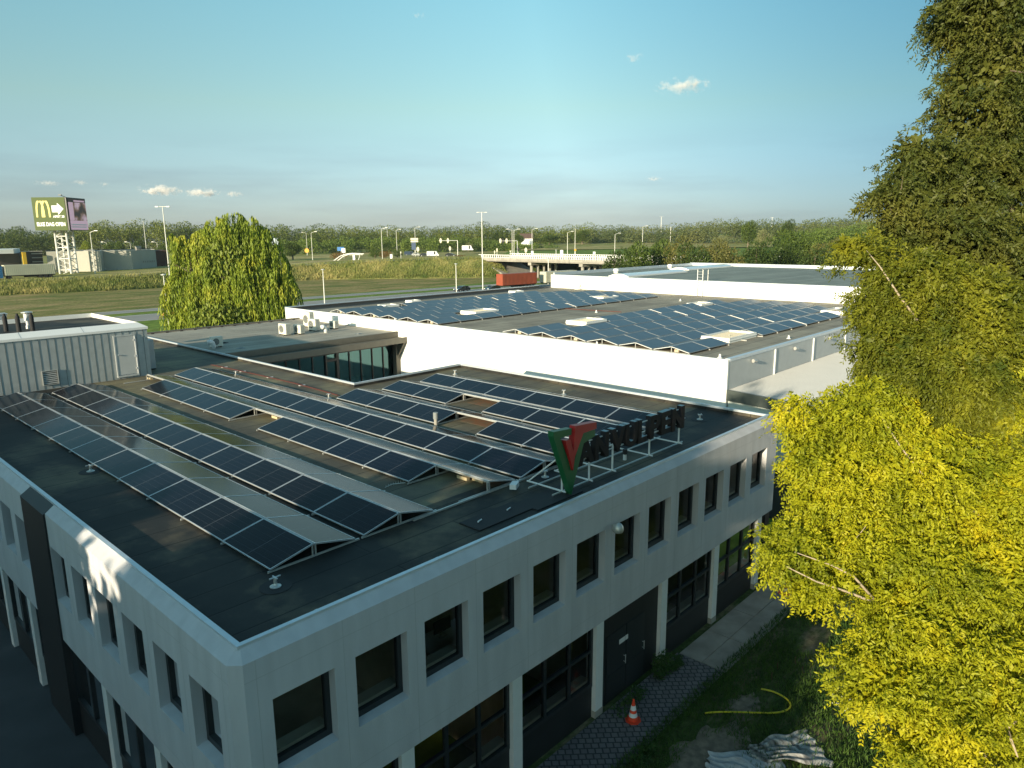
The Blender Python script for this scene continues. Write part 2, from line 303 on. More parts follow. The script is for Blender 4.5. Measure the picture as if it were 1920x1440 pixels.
# roof membrane and trims
ins=[(.34,.34),(22.36,.34),(22.36,18.06),(15.21,18.06),(15.21,45.66),(.34,45.66)]
r=MB(); X7,Y3=7.02,3.34
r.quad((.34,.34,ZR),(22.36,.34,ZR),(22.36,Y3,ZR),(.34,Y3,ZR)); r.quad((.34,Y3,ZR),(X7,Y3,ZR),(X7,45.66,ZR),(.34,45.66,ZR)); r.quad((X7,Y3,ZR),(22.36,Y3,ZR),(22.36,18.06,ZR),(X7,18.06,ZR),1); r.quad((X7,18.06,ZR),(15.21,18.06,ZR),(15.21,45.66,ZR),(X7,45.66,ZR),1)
for i in range(6):
    a,b=ins[i],ins[(i+1)%6]; r.quad((*a,ZR),(*b,ZR),(*b,-.02),(*a,-.02))
roof=r.build('roof',[felt_near,felt_sunlit],B)  # the two felt tones follow the shaded and sunlit zones
def trim_ring(mb,outer,wid,z0,z1):
    n=len(outer); 
    inner=[]
    for i in range(n):
        a,b,c=Vector(outer[i-1]),Vector(outer[i]),Vector(outer[(i+1)%n]); d1=(b-a).normalized(); d2=(c-b).normalized()
        n1=Vector((-d1.y,d1.x)); n2=Vector((-d2.y,d2.x)); k=(n1+n2); k=k/(k.dot(n1)) ; inner.append(b+k*wid)
    for i in range(n):
        j=(i+1)%n; a,b=outer[i],outer[j]; c,d=inner[j],inner[i]
        mb.quad((*a,z1),(*b,z1),(*c,z1),(*d,z1)); mb.quad((*a,z0),(*b,z0),(*b,z1),(*a,z1)); mb.quad((*d,z0),(*d,z1),(*c,z1),(*c,z0))
t=MB(); trim_ring(t,[(.24,.24),(22.46,.24),(22.46,18.16),(15.31,18.16),(15.31,45.76),(.24,45.76)],.105,-.075,.012)
for x in [3.1*k+1.9 for k in range(7)]: t.box(x-.03,.236,-.07,x+.03,.348,.016)
t.build('roof_trim',trimm,B)
# dark clad strip that crosses the left wall and the shoulder
d=MB(); d.quad((-.05,10.70,ZG),(-.05,12.93,ZG),(-.05,12.93,-.25),(-.05,10.70,-.25)); d.quad((-.05,10.70,-.25),(-.05,12.93,-.25),(.26,12.93,-.035),(.26,10.70,-.035))
d.quad((-.05,10.70,ZG),(-.05,10.70,-.25),(.3,10.70,-.25),(.3,10.70,ZG)); d.quad((-.05,12.93,ZG),(.3,12.93,ZG),(.3,12.93,-.25),(-.05,12.93,-.25)); d.add([(-.05,10.70,-.25),(.26,10.70,-.035),(.26,10.70,-.25)],[(0,1,2)]); d.add([(-.05,12.93,-.25),(.26,12.93,-.035),(.26,12.93,-.25)],[(0,2,1)])
d.build('dark_cladding',dark_panel,B)
# rooms seen through the glass
i_=MB(); i_.box(.5,4.6,ZG+.02,22.3,4.7,-.35); i_.box(.5,.5,-3.72,22.3,4.55,-3.64); i_.box(.6,.45,-.62,22.3,4.6,-.55)
i_.box(4.55,4.7,ZG+.02,4.65,29,-.35); i_.box(.5,4.8,-3.72,4.5,29,-3.64); i_.box(.45,4.8,-.62,4.5,29,-.55)
for x in (4.03,9.43,14.83,18.43): i_.box(x,.35,-3.6,x+.1,4.5,-.7)
for x in (7.3,11.0,14.6,18.2): i_.box(x-.03,.45,ZG+.02,x+.07,4.5,-3.75)
i_.build('interior_wall',curtain,B)
def window(u,o,nrm,a,b,za,zb,dep,mull=(),trans=(),fw=.11,sill=True,m=dark_frame,g=glass):
    "frame ring with mullions; pane and inner sill are its children"
    p=lambda s,z,d_:(o[0]+u[0]*s-nrm[0]*d_,o[1]+u[1]*s-nrm[1]*d_,z)
    def bar(mb,s0,s1,z0,z1,d0,d1):
        q=[p(s0,z0,d0),p(s1,z0,d0),p(s1,z0,d1),p(s0,z0,d1)]; mb.add(q+[(x,y,z1) for x,y,_ in q],[(0,1,2,3),(4,7,6,5),(0,4,5,1),(1,5,6,2),(2,6,7,3),(3,7,4,0)])
    f=MB(); d0,d1=dep-.06,dep+.05
    bar(f,a,b,za,za+fw*1.25,d0,d1); bar(f,a,b,zb-fw,zb,d0,d1); bar(f,a,a+fw,za+fw*1.25,zb-fw,d0,d1); bar(f,b-fw,b,za+fw*1.25,zb-fw,d0,d1)
    for s in mull: bar(f,s-.05,s+.05,za+fw*1.25,zb-fw,d0+.003,d1-.003)
    for z in trans:
        ss=[a+fw]+sorted(mull)+[b-fw]
        for k in range(len(ss)-1): bar(f,ss[k]+(.05 if k else 0),ss[k+1]-(.05 if k<len(ss)-2 else 0),z-.04,z+.04,d0+.003,d1-.003)
    fr=f.build('window',m,B)
    gm=MB(); gm.quad(p(a+fw*.8,za+fw,dep),p(b-fw*.8,za+fw,dep),p(b-fw*.8,zb-fw*.8,dep),p(a+fw*.8,zb-fw*.8,dep)); gm.build('pane',g,fr)
    if sill:
        s=MB(); bar(s,a+.03,b-.03,za+.10,za+.2,dep+.06,dep+.34); s.build('inner_sill',tan,fr)
for a,b,za,zb in opsR: window((1,0),(0,0),(0,-1),a,b,za+.04,zb,.28)
for a,b,za,zb in opsL: window((0,1),(0,0),(-1,0),a,b,za+.04,zb,.28)
# ground floor: dark bays between white pillars
GF=MB(); px_=[.32+3.58*k for k in range(7)]
bays=[(px_[k],px_[k+1]-.36) for k in range(6)]
for k,(a,b) in enumerate(bays):
    if k==3: GF.box(a,.16,ZG,b,.24,ZB-.01)
    else:
        GF.box(a,.16,ZG,b,.24,-6.05); GF.box(a,.15,-6.07,b,.27,-6.03)
        window((1,0),(0,0),(0,-1),a,b,-6.03,ZB-.02,.2,mull=(a+1.07,a+2.14),trans=(-4.86,),fw=.1)
pl=[.9+3.35*k for k in range(9)]
for k in range(8):
    a,b=pl[k]+.18,pl[k+1]-.18
    GF.box(.16,a,ZG,.24,b,-6.05); window((0,1),(0,0),(-1,0),a,b,-6.03,ZB-.02,.2,mull=((a+b)/2,),fw=.1,sill=False)
GF.box(22.3,.1,ZG,22.69,.3,ZB)
GF.build('dark_infill',dark_panel,B)
for x in px_: pm=MB(); pm.box(x-.36,.02,ZG,x,.36,ZB-.006); pm.box(x-.37,.01,ZG,x+.01,.37,ZG+.22,1); pm.build('pillar',[white_paint,concrete],B)
for y in pl: pm=MB(); pm.box(.02,y-.17,ZG,.36,y+.17,ZB-.006); pm.build('pillar',white_paint,B)
# doors in the dark bay
a,b=bays[3]
for k,(s0,s1) in enumerate(((a+.35,a+1.35),(a+1.40,a+2.4))):
    dm=MB(); dm.box(s0,.13,ZG+.1,s1,.157,-4.75); dm.box(s0+.08,.115,ZG+.9,s1-.08,.13,ZG+.96); do=dm.build('door',dark_frame,B)
    h=MB(); h.tube((s1-.1,.06,ZG+1.05),(s1-.1,.06,ZG+1.35),.014); h.tube((s1-.1,.06,ZG+1.1),(s1-.1,.13,ZG+1.1),.01); h.tube((s1-.1,.06,ZG+1.3),(s1-.1,.13,ZG+1.3),.01); h.build('door_handle',alu,do)
dm=MB(); dm.box(a+.95,.098,-5.25,a+1.25,.11,-5.1); dm.box(a+1.28,.098,-5.25,a+1.42,.11,-5.1); dm.build('door_notice',white_paint,B)
# wall lamp
L=thing('wall_lamp','round galvanised lamp on the front wall between two upper windows','lamp',(11.32,0,-1.13))
m_=MB(); m_.tube((11.32,.0,-1.1),(11.32,-.18,-1.02),.025); m_.build('arm',galv,L)
m_=MB(); m_.lathe((11.32,-.22,-1.28),[(.06,0),(.14,.03),(.165,.10),(.15,.2),(.09,.28),(.02,.31)],18); m_.build('lamp_shade',galv,L,smooth=True)
# desks behind a few upper windows
for k,(x,nm) in enumerate(((5.0+1.1,'white desk strewn with papers behind the fourth upper window of the front'),(10.3,'white desk with papers behind the sixth upper window of the front'),(19.4,'white desk with a bright screen behind the second last upper window'))):
    t_=thing('desk',nm,'desk',(x,1.3,-3.64),'desks behind the upper windows')
    q=MB(); q.box(x-.8,.55,-2.93,x+.8,1.9,-2.89); q.build('desk_top',white_paint,t_)
    for sx in (-.7,.7): q=MB(); q.box(x+sx-.03,.7,-3.64,x+sx+.03,1.7,-2.93); q.build('leg',galv,t_)
    t2=thing('computer_monitor',['grey monitor on the desk behind the fourth upper window','grey monitor on the desk behind the sixth upper window','grey monitor on the desk behind the second last upper window'][k],'monitor',(x,1.5,-2.89),'monitors on the desks')
    q=MB(); q.box(x-.27,1.48,-2.75,x+.27,1.52,-2.42); q.build('screen',blackm,t2); q=MB(); q.box(x-.03,1.5,-2.87,x+.03,1.54,-2.75); q.box(x-.12,1.42,-2.89,x+.12,1.6,-2.872); q.build('stand',galv,t2)
    q=MB(); 
    for _ in range(6): q.obox((x+random.uniform(-.6,.5),random.uniform(.65,1.3),-2.885+.002*_),(.21,.3,.0015),random.uniform(0,3))
    tag(q.build('paper_sheets',white_paint),['loose white papers on the desk behind the fourth upper window','loose white papers on the desk behind the sixth upper window','loose white papers on the desk behind the second last upper window'][k],'papers','papers on the desks')
# bitumen patches on the roof
for x0,y0,x1,y1,lab in ((7.0,1.0,9.0,1.75,'dark rubber mat with two white clips lying near the roof edge'),(9.0,.8,11.0,1.6,'dark rubber mat under the foot of the sign frame')):
    q=MB(); q.box(x0,y0,ZR+.004,x1,y1,ZR+.03)
    if x0==7.0:
        for cx in (7.4,8.5): q.tube((cx-.06,1.4,ZR+.05),(cx+.1,1.44,ZR+.05),.018,mi=1); q.tube((cx-.06,1.4,ZR+.03),(cx-.06,1.4,ZR+.06),.02,mi=1)
    tag(q.build('rubber_mat',[blackm,whiteband]),lab,'mat')
# ================================================================== SOLAR PANELS, OFFICE ROOF
PL,PW=2.25,1.125; TILT=math.atan2(.24,1.08)
pvh=mat('blue_grey_cells',(.060,.072,.092),.30,spec=.7,noise=.2,nscale=1.3)
def make_panel(name,sheet_m=None,frame_m=None):
    root=bpy.data.objects.new(name,None); COL.objects.link(root); root.empty_display_size=.2
    c=MB(); c.box(-PW/2+.018,-PL/2+.018,-.004,PW/2-.018,PL/2-.018,.012); c.build('cell_sheet',sheet_m or pv,root,local=True)
    f=MB(); h0,h1=-.022,.017
    f.box(-PW/2,-PL/2,h0,PW/2,-PL/2+.02,h1); f.box(-PW/2,PL/2-.02,h0,PW/2,PL/2,h1); f.box(-PW/2,-PL/2+.02,h0,-PW/2+.02,PL/2-.02,h1); f.box(PW/2-.02,-PL/2+.02,h0,PW/2,PL/2-.02,h1)
    f.build('frame',frame_m or alu,root,local=True); return root
PROTO={}
def place_panel(x,y,z,rz,tilt,label,group,kind='office'):
    if kind not in PROTO: o=PROTO[kind]=make_panel('solar_panel',pvh if kind=='hall' else pv,mat('dull_frame',(.34,.36,.37),.5,metal=.4) if kind=='hall' else None)
    else: o=dup(PROTO[kind],(0,0,0),label)
    o.location=(x,y,z); o.rotation_euler=(Matrix.Rotation(rz+random.uniform(-.0015,.0015),3,'Z')@Matrix.Rotation(tilt+random.uniform(-.006,.006),3,'Y')@Matrix.Rotation(random.uniform(-.003,.003),3,'X')).to_euler(); o['label']=label; o['category']='solar panel'; o['group']=group; return o
ROWS=[(2.30,range(0,11),range(0,11)),(4.80,range(0,11),range(0,11)),(8.05,[1,2,3,4,6,7,8,9],range(0,11)),(10.55,range(0,11),range(0,11)),
      (13.10,[0,1,3,4,5],range(0,6)),(15.65,[0,1,2,4,5],range(0,6)),(18.0,range(0,6),range(0,6))]
ROWN=[r_+' row of office roof' for r_ in ('frontmost','second','third','fourth','fifth','sixth','rearmost')]
zl,zh=ZR+.085,ZR+.325
for ri,(xl,kw,ke) in enumerate(ROWS):
    for k in kw:
        y=2.8+2.267*(k+.5)
        place_panel(xl+.54,y,(zl+zh)/2,0,-TILT,'dark panel facing the camera, %s from the near end, %s'%(ORD[k],ROWN[ri]),'dark solar panels facing the camera on the office roof')
    for k in ke:
        y=2.8+2.267*(k+.5)
        place_panel(xl+1.14+.54,y,(zl+zh)/2,0,TILT,'panel sloping away, %s from the near end, %s'%(ORD[k],ROWN[ri]),'solar panels sloping away on the office roof')
    ks=sorted(set(kw)|set(ke)); joints_=sorted({j for k in ks for j in (k,k+1)})
    mt=thing('panel_mount','galvanised rails and posts carrying the %s'%ROWN[ri],'panel mount',(xl+1.1,2.8,ZR),'mounts under the solar rows')
    for j in joints_:
        y=2.8+2.267*j+(0.03 if j==joints_[0] else -.03 if j==joints_[-1] else 0); q=MB()
        q.box(xl-.06,y-.02,ZR+.012,xl+2.36,y+.02,ZR+.055); q.box(xl-.02,y-.028,ZR,xl+.16,y+.028,ZR+.012,1); q.box(xl+2.1,y-.028,ZR,xl+2.3,y+.028,ZR+.012,1); q.box(xl+1.0,y-.03,ZR,xl+1.2,y+.03,ZR+.012,1)
        rl=q.build('rail',[galv,blackm],mt)
        for xa,zt2 in ((1.055,zh),(1.135,zh),(-.01,zl),(2.2,zl)): q=MB(); q.box(xl+xa,y-.018,ZR+.055,xl+xa+.03,y+.018,zt2-.03); q.build('post',galv,rl)
    q=MB(); y0=2.8+2.267*joints_[0]; y1=2.8+2.267*joints_[-1]
    q.box(xl+1.103,y0,zh-.05,xl+1.117,y1,zh+.0); q.build('ridge_bar',galv,mt)
# near end: long base rail that runs on past the panels
q=MB(); q.box(6.3,2.72,ZR+.012,12.3,2.77,ZR+.06); q.box(6.1,2.70,ZR,6.4,2.79,ZR+.012,1); tag(q.build('base_rail',[galv,blackm]),'long grey metal rail lying on the roof between second and third rows','rail')
for (x,y,lab,m__) in ((9.45,4.2,'pale timber block under the ridge, nearer of the pair','t'),(9.62,3.7,'pale timber block under the ridge, farther of the pair','t'),(9.5,15.4,'yellowish block in the gap of the third row','b'),(9.35,27.9,'yellow block at the far end of the third row by the grey plant room','b')):
    q=MB(); q.box(x-.06,y-.22,ZR+.003,x+.07,y+.22,ZR+.10); tag(q.build('ballast_block',wood),lab,'block','blocks under the solar rows')
# ---- roof furniture
def anchor(x,y,z,lab,disc=True,s=1):
    t_=thing('roof_anchor',lab,'roof anchor',(x,y,z),'safety anchors on the roofs')
    q=MB(); q.lathe((x,y,z),[(.12*s,0),(.12*s,.02),(.05*s,.05),(.035*s,.08),(.035*s,.2*s),(.02,.22*s)],14); q.build('post',galv,t_,smooth=False)
    q=MB(); q.box(x-.13,y-.012,z+.2*s,x+.13,y+.012,z+.225*s); q.box(x-.012,y-.1,z+.2*s,x+.012,y+.1,z+.224*s); q.build('eye_plate',alu,t_)
    if disc: q=MB(); q.lathe((x,y,z-.0),[(.34,0),(.34,.008)],28); q.build('felt_disc',blackm,t_)
for x,y,lab in ((2.05,2.16,'metal roof anchor on a black disc at the near corner of the first row'),(2.05,13.61,'metal roof anchor on a black disc beside the first row of panels'),(20.63,2.32,'metal roof anchor on a black disc beyond the last letter of the sign'),
    (11.23,2.43,'metal roof anchor just behind the red and green emblem'),(20.66,9.29,'slim white roof anchor behind the back row, nearer of two'),(20.73,16.78,'slim white roof anchor behind the back row, farther of two'),(13.0,16.9,'white roof anchor at the far tip of the fifth row'),(12.9,25.6,'white capped roof anchor beside the red cable')): anchor(x,y,ZR+.002,lab,disc=x<12 or x==20.63)
vp=thing('vent_pipe','dark green-grey vent pipe with a cap standing in the gap of the fifth row','vent pipe',(13.0,9.5,ZR))
q=MB(); q.lathe((13.0,9.5,ZR),[(.07,0),(.07,.42)],14,1); q.lathe((13.0,9.5,ZR+.3),[(.10,0),(.10,.24),(.09,.26)],14,0); q.build('pipe',[greyflue,concrete],vp)
vp=thing('vent_pipe','small black-capped pipe on the roof between the sign rails','vent pipe',(14.3,1.6,ZR)); q=MB(); q.lathe((14.3,1.6,ZR),[(.06,0),(.06,.2)],12,1); q.lathe((14.3,1.6,ZR+.2),[(.08,0),(.08,.16)],12); q.build('pipe',[blackm,white_paint],vp)
c1=[P(395,684,Z=ZR+.04),P(470,700,Z=ZR+.04),P(548,718,Z=ZR+.04),P(600,732,Z=ZR+.04),P(634,742,Z=ZR+.04)]
cb=thing('roof_cable','pair of red cables on small white blocks along the roof','cable',tuple(c1[0]-Vector((0,0,.04))))
for dx in (0,.08): q=MB(); q.path([p+Vector((dx,0,0)) for p in c1],.012,6); q.build('cable',redcable,cb)
for p in (P(420,689,Z=ZR),P(454,697,Z=ZR),P(505,708,Z=ZR),P(565,723,Z=ZR)): q=MB(); q.box(p.x-.12,p.y-.06,ZR+.002,p.x+.2,p.y+.06,ZR+.022); q.build('cable_block',white_paint,cb)
q=MB(); q.box(12.4,13.6,ZR+.002,12.45,13.65,ZR+.01)
# rusty stains where panels are missing
for (x0,y0,x1,y1,lab) in ((16.6,9.8,17.6,11.5,'rusty red felt patch in the gap of the sixth row'),(14.2,7.6,14.9,9.4,'rusty red felt strip in the gap of the fifth row')):
    q=MB(); q.box(x0,y0,ZR+.002,x1,y1,ZR+.006); tag(q.build('felt_patch',mat('rust_felt',(.20,.09,.045),.9,noise=.5,nscale=3,col2=(.12,.105,.07))),lab,'roof patch')
# ================================================================== PLANT ROOM ON THE ROOF
S=thing('plant_room','grey metal-clad plant room with a door and louvre on the office roof','plant room',(9.93,29.2,ZR))
x0s,x1s,y0s,y1s,zt=-3.5,9.93,29.2,36.9,2.36
q=MB(); q.box(x0s,y0s,ZR,x1s,y1s,zt)
x=x0s+.1
while x<x1s-.05:
    q.box(x-.007,y0s-.012,ZR+.02,x+.007,y0s-.002,zt,1); x+=.345
y=y0s+.3
while y<y1s: q.box(x1s+.002,y-.012,ZR+.02,x1s+.02,y+.012,zt,1); y+=.345
q.build('wall',[zinc,zinc_seam],S)
q=MB() # sloping coping
o=[(x0s-.04,y0s-.05),(x1s+.05,y0s-.05),(x1s+.05,y1s+.05),(x0s-.04,y1s+.05)]; n_=[(x0s+.4,y0s+.42),(x1s-.3,y0s+.42),(x1s-.3,y1s-.2),(x0s+.4,y1s-.2)]
for i in range(4):
    j=(i+1)%4; q.quad((*o[i],zt+.06),(*o[j],zt+.06),(*n_[j],zt+.3),(*n_[i],zt+.3)); q.quad((*o[i],zt-.06),(*o[j],zt-.06),(*o[j],zt+.06),(*o[i],zt+.06)); q.quad((*n_[i],zt+.3),(*n_[j],zt+.3),(*n_[j],zt+.05),(*n_[i],zt+.05))
for xx in (-1.2,1.5,4.2,6.9): q.add([(xx-.01,y0s-.055,zt+.063),(xx+.01,y0s-.055,zt+.063),(xx+.01,y0s+.42,zt+.305),(xx-.01,y0s+.42,zt+.305)],[(0,1,2,3)],1)
q.build('coping',[brightm,zinc],S)
q=MB(); q.quad((x0s+.4,y0s+.42,zt+.06),(x1s-.3,y0s+.42,zt+.06),(x1s-.3,y1s-.2,zt+.06),(x0s+.4,y1s-.2,zt+.06)); q.build('roof',felt_near,S)
q=MB(); q.box(8.27,y0s-.035,.02,9.23,y0s-.022,2.03); q.box(8.22,y0s-.05,-.02,8.28,y0s-.002,2.1); q.box(9.22,y0s-.05,-.02,9.28,y0s-.002,2.1); q.box(8.28,y0s-.05,2.03,9.22,y0s-.002,2.1); q.box(8.22,y0s-.09,-.1,9.28,y0s-.002,-.02)
dd=q.build('door',grey_clad,S); q=MB(); q.tube((8.38,y0s-.06,1.08),(8.52,y0s-.06,1.06),.02); q.tube((8.38,y0s-.09,1.08),(8.38,y0s-.03,1.08),.03); q.build('door_handle',alu,dd)
q=MB(); q.tube((9.25,y0s-.07,0),(9.25,y0s-.07,2.0),.025); 
for z in (.25,.9,1.75): q.box(9.17,y0s-.1,z,9.3,y0s-.03,z+.09)
q.build('door_hinge',alu,dd)
q=MB(); lx0,lx1,lz0,lz1=4.84,5.5,.04,.7
for k in range(7): zz=lz0+.04+k*.09; q.add([(lx0+.04,y0s-.025,zz+.05),(lx1-.04,y0s-.025,zz+.05),(lx1-.04,y0s-.07,zz),(lx0+.04,y0s-.07,zz)],[(0,1,2,3)])
q.box(lx0-.02,y0s-.08,lz0-.03,lx1+.02,y0s-.022,lz0); q.box(lx0-.02,y0s-.08,lz1,lx1+.02,y0s-.022,lz1+.03); q.box(lx0-.02,y0s-.08,lz0,lx0+.02,y0s-.022,lz1); q.box(lx1-.02,y0s-.08,lz0,lx1+.02,y0s-.022,lz1); q.box(lx0,y0s-.024,lz0,lx1,y0s-.021,lz1,1)
q.build('louvre',[galv,blackm],S)
# pipes on the plant room roof
for k,(px,py0,py1,lab) in enumerate(((12,588,621,'leftmost of the three black pipes on the plant room roof'),(36,588,622,'middle one of the three black pipes on the plant room roof'),(62,586,621,'rightmost of the three black pipes on the plant room roof'))):
    p=P(px,py1,Z=zt+.06); h=(py1-py0)/FPX*depth(p)
    t_=thing('black_pipe',lab,'pipe',tuple(p),'black pipes on the plant room'); q=MB(); q.lathe(tuple(p),[(.11,0),(.11,h*.8),(.07,h*.9),(.05,h)],12); q.build('pipe',blackm,t_)
p=P(54,616,Z=zt+.06); t_=thing('metal_flue','shiny metal flue with a flat rain cap on the plant room roof','flue',tuple(p))
q=MB(); q.lathe(tuple(p),[(.13,0),(.13,.15),(.10,.18),(.10,.40),(.17,.43),(.17,.78),(.15,.8)],16); q.build('pipe',alu,t_,smooth=False); q=MB(); q.lathe((p.x,p.y,p.z+.84),[(.27,0),(.27,.03),(.05,.07)],18); q.tube((p.x,p.y,p.z+.79),(p.x,p.y,p.z+.85),.02); q.build('rain_cap',alu,t_)
# lone post of the far unit at the picture's left edge
p=P(2,604,Z=zt+.06); t_=thing('vent_box','small grey vent box with a thin mast on the plant room roof','vent box',tuple(p)); q=MB(); q.box(p.x-.35,p.y-.3,p.z,p.x+.25,p.y+.3,p.z+.45); q.box(p.x-.4,p.y-.35,p.z+.45,p.x+.3,p.y+.35,p.z+.5); q.build('box',zinc,t_); q=MB(); q.tube((p.x-.05,p.y,p.z+.5),(p.x-.05,p.y,p.z+1.0),.02); q.build('mast',galv,t_)
# ---- air conditioning units
def ac_unit(name_label,x,y,z,w_,d_,h_,rz,face='left',group='air conditioning units on the roofs',m=None):
    t_=thing('air_conditioner',name_label,'air conditioner',(x,y,z),group); ca,sa=math.cos(rz),math.sin(rz)
    q=MB(); q.obox((0,0,h_/2+.08),(w_,d_,h_)); q.build('casing',m or acw,t_,local=True)
    q=MB(); q.obox((-w_*.3,0,.04),(.06,d_*1.25,.08)); q.obox((w_*.3,0,.04),(.06,d_*1.25,.08)); q.build('feet',blackm,t_,local=True)
    q=MB(); 
    for s in (-1,):
        R_=min(w_,h_)*.36; n=20; cx=-w_*.12; cz=h_/2+.08
        vs=[(cx+R_*math.cos(2*math.pi*i/n),s*(d_/2+.004),cz+R_*math.sin(2*math.pi*i/n)) for i in range(n)]; q.add(vs,[tuple(range(n))])
        for rr in (R_,R_*.66,R_*.33):
            for i in range(n):
                a0,a1=2*math.pi*i/n,2*math.pi*(i+1)/n; q.tube((cx+rr*math.cos(a0),s*(d_/2+.012),cz+rr*math.sin(a0)),(cx+rr*math.cos(a1),s*(d_/2+.012),cz+rr*math.sin(a1)),.006,n=4,mi=1,cap=False)
    q.build('fan_grille',[acd,acw],t_,local=True)
    q=MB(); 
    for i in range(9): q.obox((w_/2+.004,0,.16+i*h_/10),(.006,d_*.8,.014))
    q.build('side_grille',acd,t_,local=True)
    t_.rotation_euler=(0,0,rz); return t_
zac=-.08; hp=-math.pi/2
AC=[((535,629),(556,606),'white boxy air conditioner, nearest to the left of the roof group',.95,.42,.78),((562,627),(572,612),'small white air conditioner, second of the roof group',.9,.38,.62),
    ((580,614),(594,597),'tall narrow air conditioner at the back of the roof group',.9,.4,1.15),((590,621),(596,604),'tall white air conditioner in front of the vent cowl',.95,.42,.85),((627,617),(630,606),'grey slim air conditioner at the right end of the roof group',.7,.35,.55)]
for (b_,t2,lab,w_,d_,h_) in AC:
    p=P(b_[0],b_[1],Z=zac); ac_unit(lab,p.x+.1,p.y+.2,zac,w_,d_,h_,hp*.96)
p=P(398,652,Z=zac); ac_unit('slim air conditioner in the shade beside the roof edge, apart from the group',p.x+.3,p.y,zac,.75,.35,.62,0)
ac_unit('tall air conditioner fixed beside the right wall of the plant room',10.55,31.2,ZR,1.0,.42,1.6,math.pi/2,m=grey_clad)
for p,lab in ((P(611,624,Z=zac),'white curved vent cowl beside the air conditioners'),(P(401,654,Z=zac),'white curved vent cowl beside the lone shaded air conditioner')):
    t_=thing('vent_cowl',lab,'vent cowl',tuple(p),'vent cowls'); q=MB(); q.path([p+Vector((0,0,z_)) if i<2 else p+Vector((-x_,0,z_)) for i,(x_,z_) in enumerate(((0,0),(0,.25),(.05,.4),(.18,.48),(.35,.45)))],[.13,.13,.14,.15,.17],12); q.build('cowl',white_paint,t_,smooth=True)
# ================================================================== LOW LINK BUILDING WITH THE GLASS WALL
K=thing('link_building','low building with pale flat roof and glass wall between office and white hall','building',(15.6,32.4,ZG))
yb=45.9; q=MB(); q.quad((15.58,32.25,zac),(28.99,32.0,zac),(28.99,yb,zac),(15.58,yb,zac)); q.build('roof',felt_ac,K)
q=MB(); q.box(15.57,yb,ZG,28.99,yb+.2,zac+.10); q.build('rear_wall',olive,K); q=MB()
q.box(15.57,32.05,zac-.35,28.98,32.28,zac+.045); q.build('fascia',olive,K); q=MB(); q.box(15.57,31.05,-.72,28.985,32.3,-.45); q.box(15.57,31.0,-.78,28.99,31.05,-.36); q.box(15.57,32.28,-1.0,28.99,32.5,-.43)
q.build('canopy',olive,K)
q=MB(); n=13; xs=[15.7+k*(28.75-15.7)/n for k in range(n+1)]
for x in xs: q.box(x-.035,32.34,-5,x+.035,32.5,-1.0)
q.box(15.6,32.33,-1.1,28.9,32.51,-1.0); q.box(15.6,32.33,-5.1,28.9,32.51,-5)
gf=q.build('glass_wall_frame',dark_frame,K)
q=MB(); q.quad((15.6,32.42,-5),(28.8,32.42,-5),(28.8,32.42,-1.05),(15.6,32.42,-1.05)); q.build('pane',glass_d,gf)
q=MB(); q.box(xs[7]-.02,32.28,-4.9,xs[7]+.1,32.34,-1.0); q.box(xs[8]-.14,32.28,-4.9,xs[8]+.08,32.34,-1.0); q.box(xs[7]+.1,32.28,-1.6,xs[8]-.14,32.34,-1.42); dd=q.build('door',dark_frame,K)
q=MB(); q.tube((xs[8]-.06,32.24,-3.3),(xs[8]-.06,32.24,-2.95),.018); q.build('door_handle',alu,dd)
q=MB(); q.box(28.62,31.9,-5,28.99,32.33,-.78); q.add([(28.75,31.9,-.79),(28.75,31.1,-.79),(28.75,31.9,-1.9),(28.98,31.9,-.79),(28.98,31.1,-.79),(28.98,31.9,-1.9)],[(0,1,2),(3,5,4),(0,2,5,3),(1,4,5,2),(0,3,4,1)]); q.build('end_post',olive,K)
q=MB(); q.box(15.6,38,-5,28.9,38.1,-.9); q.box(15.6,32.5,-5.12,28.9,38,-5.0); q.build('interior_wall',curtain,K)
q=MB(); q.quad((15.56,18.41,-5.02),(28.99,18.41,-5.02),(28.99,32.33,-5.02),(15.56,32.33,-5.02)); q.build('courtyard_deck',concrete,K)
for k in range(3): 
    p=(25.0+k*.95,34.0,-5.0); t_=thing('glass_cabinet',['pale green cabinet behind the glass wall, left one of three','pale green cabinet behind the glass wall, middle one of three','pale green cabinet behind the glass wall, right one of three'][k],'cabinet',p,'cabinets behind the glass wall')
    q=MB(); q.box(p[0]-.35,p[1],-5,p[0]+.35,p[1]+.4,-3.4); q.build('carcass',mat('pale_green%d'%k,(.40,.55,.45),.5),t_); q=MB(); q.box(p[0]-.33,p[1]-.02,-4.9,p[0]+.33,p[1]-.001,-3.5); q.build('door',white_paint,t_)
lc=thing('conductor_clips','dark lightning rod clips spaced along the rear edge of the pale flat roof','clips',(16,yb-.3,zac))
q=MB(); q.path([(15.8,yb-.35,zac+.06),(28.6,yb-.35,zac+.06)],.008,5); q.build('wire',redcable,lc)
q=MB()
for k in range(12): q.obox((16.3+k*1.08,yb-.35,zac+.03),(.2,.14,.06))
q.build('clip_blocks',blackm,lc)
for px,py,lab in ((420,643,'flat roof drain with a dark rim in the shaded part of the pale roof'),(452,653,'second flat roof drain in the shade nearer the edge'),(672,626,'flat roof drain on the sunlit pale roof near the fascia'),(650,610,'small grey roof cap beside the white hall wall')):
    p=P(px,py,Z=zac); q=MB(); q.lathe((p.x,p.y,zac+.002),[(.3,0),(.3,.01),(.12,.015),(.12,.05),(.02,.06)],16); tag(q.build('roof_drain',blackm if 'dark' in lab else greyflue),lab,'roof drain')
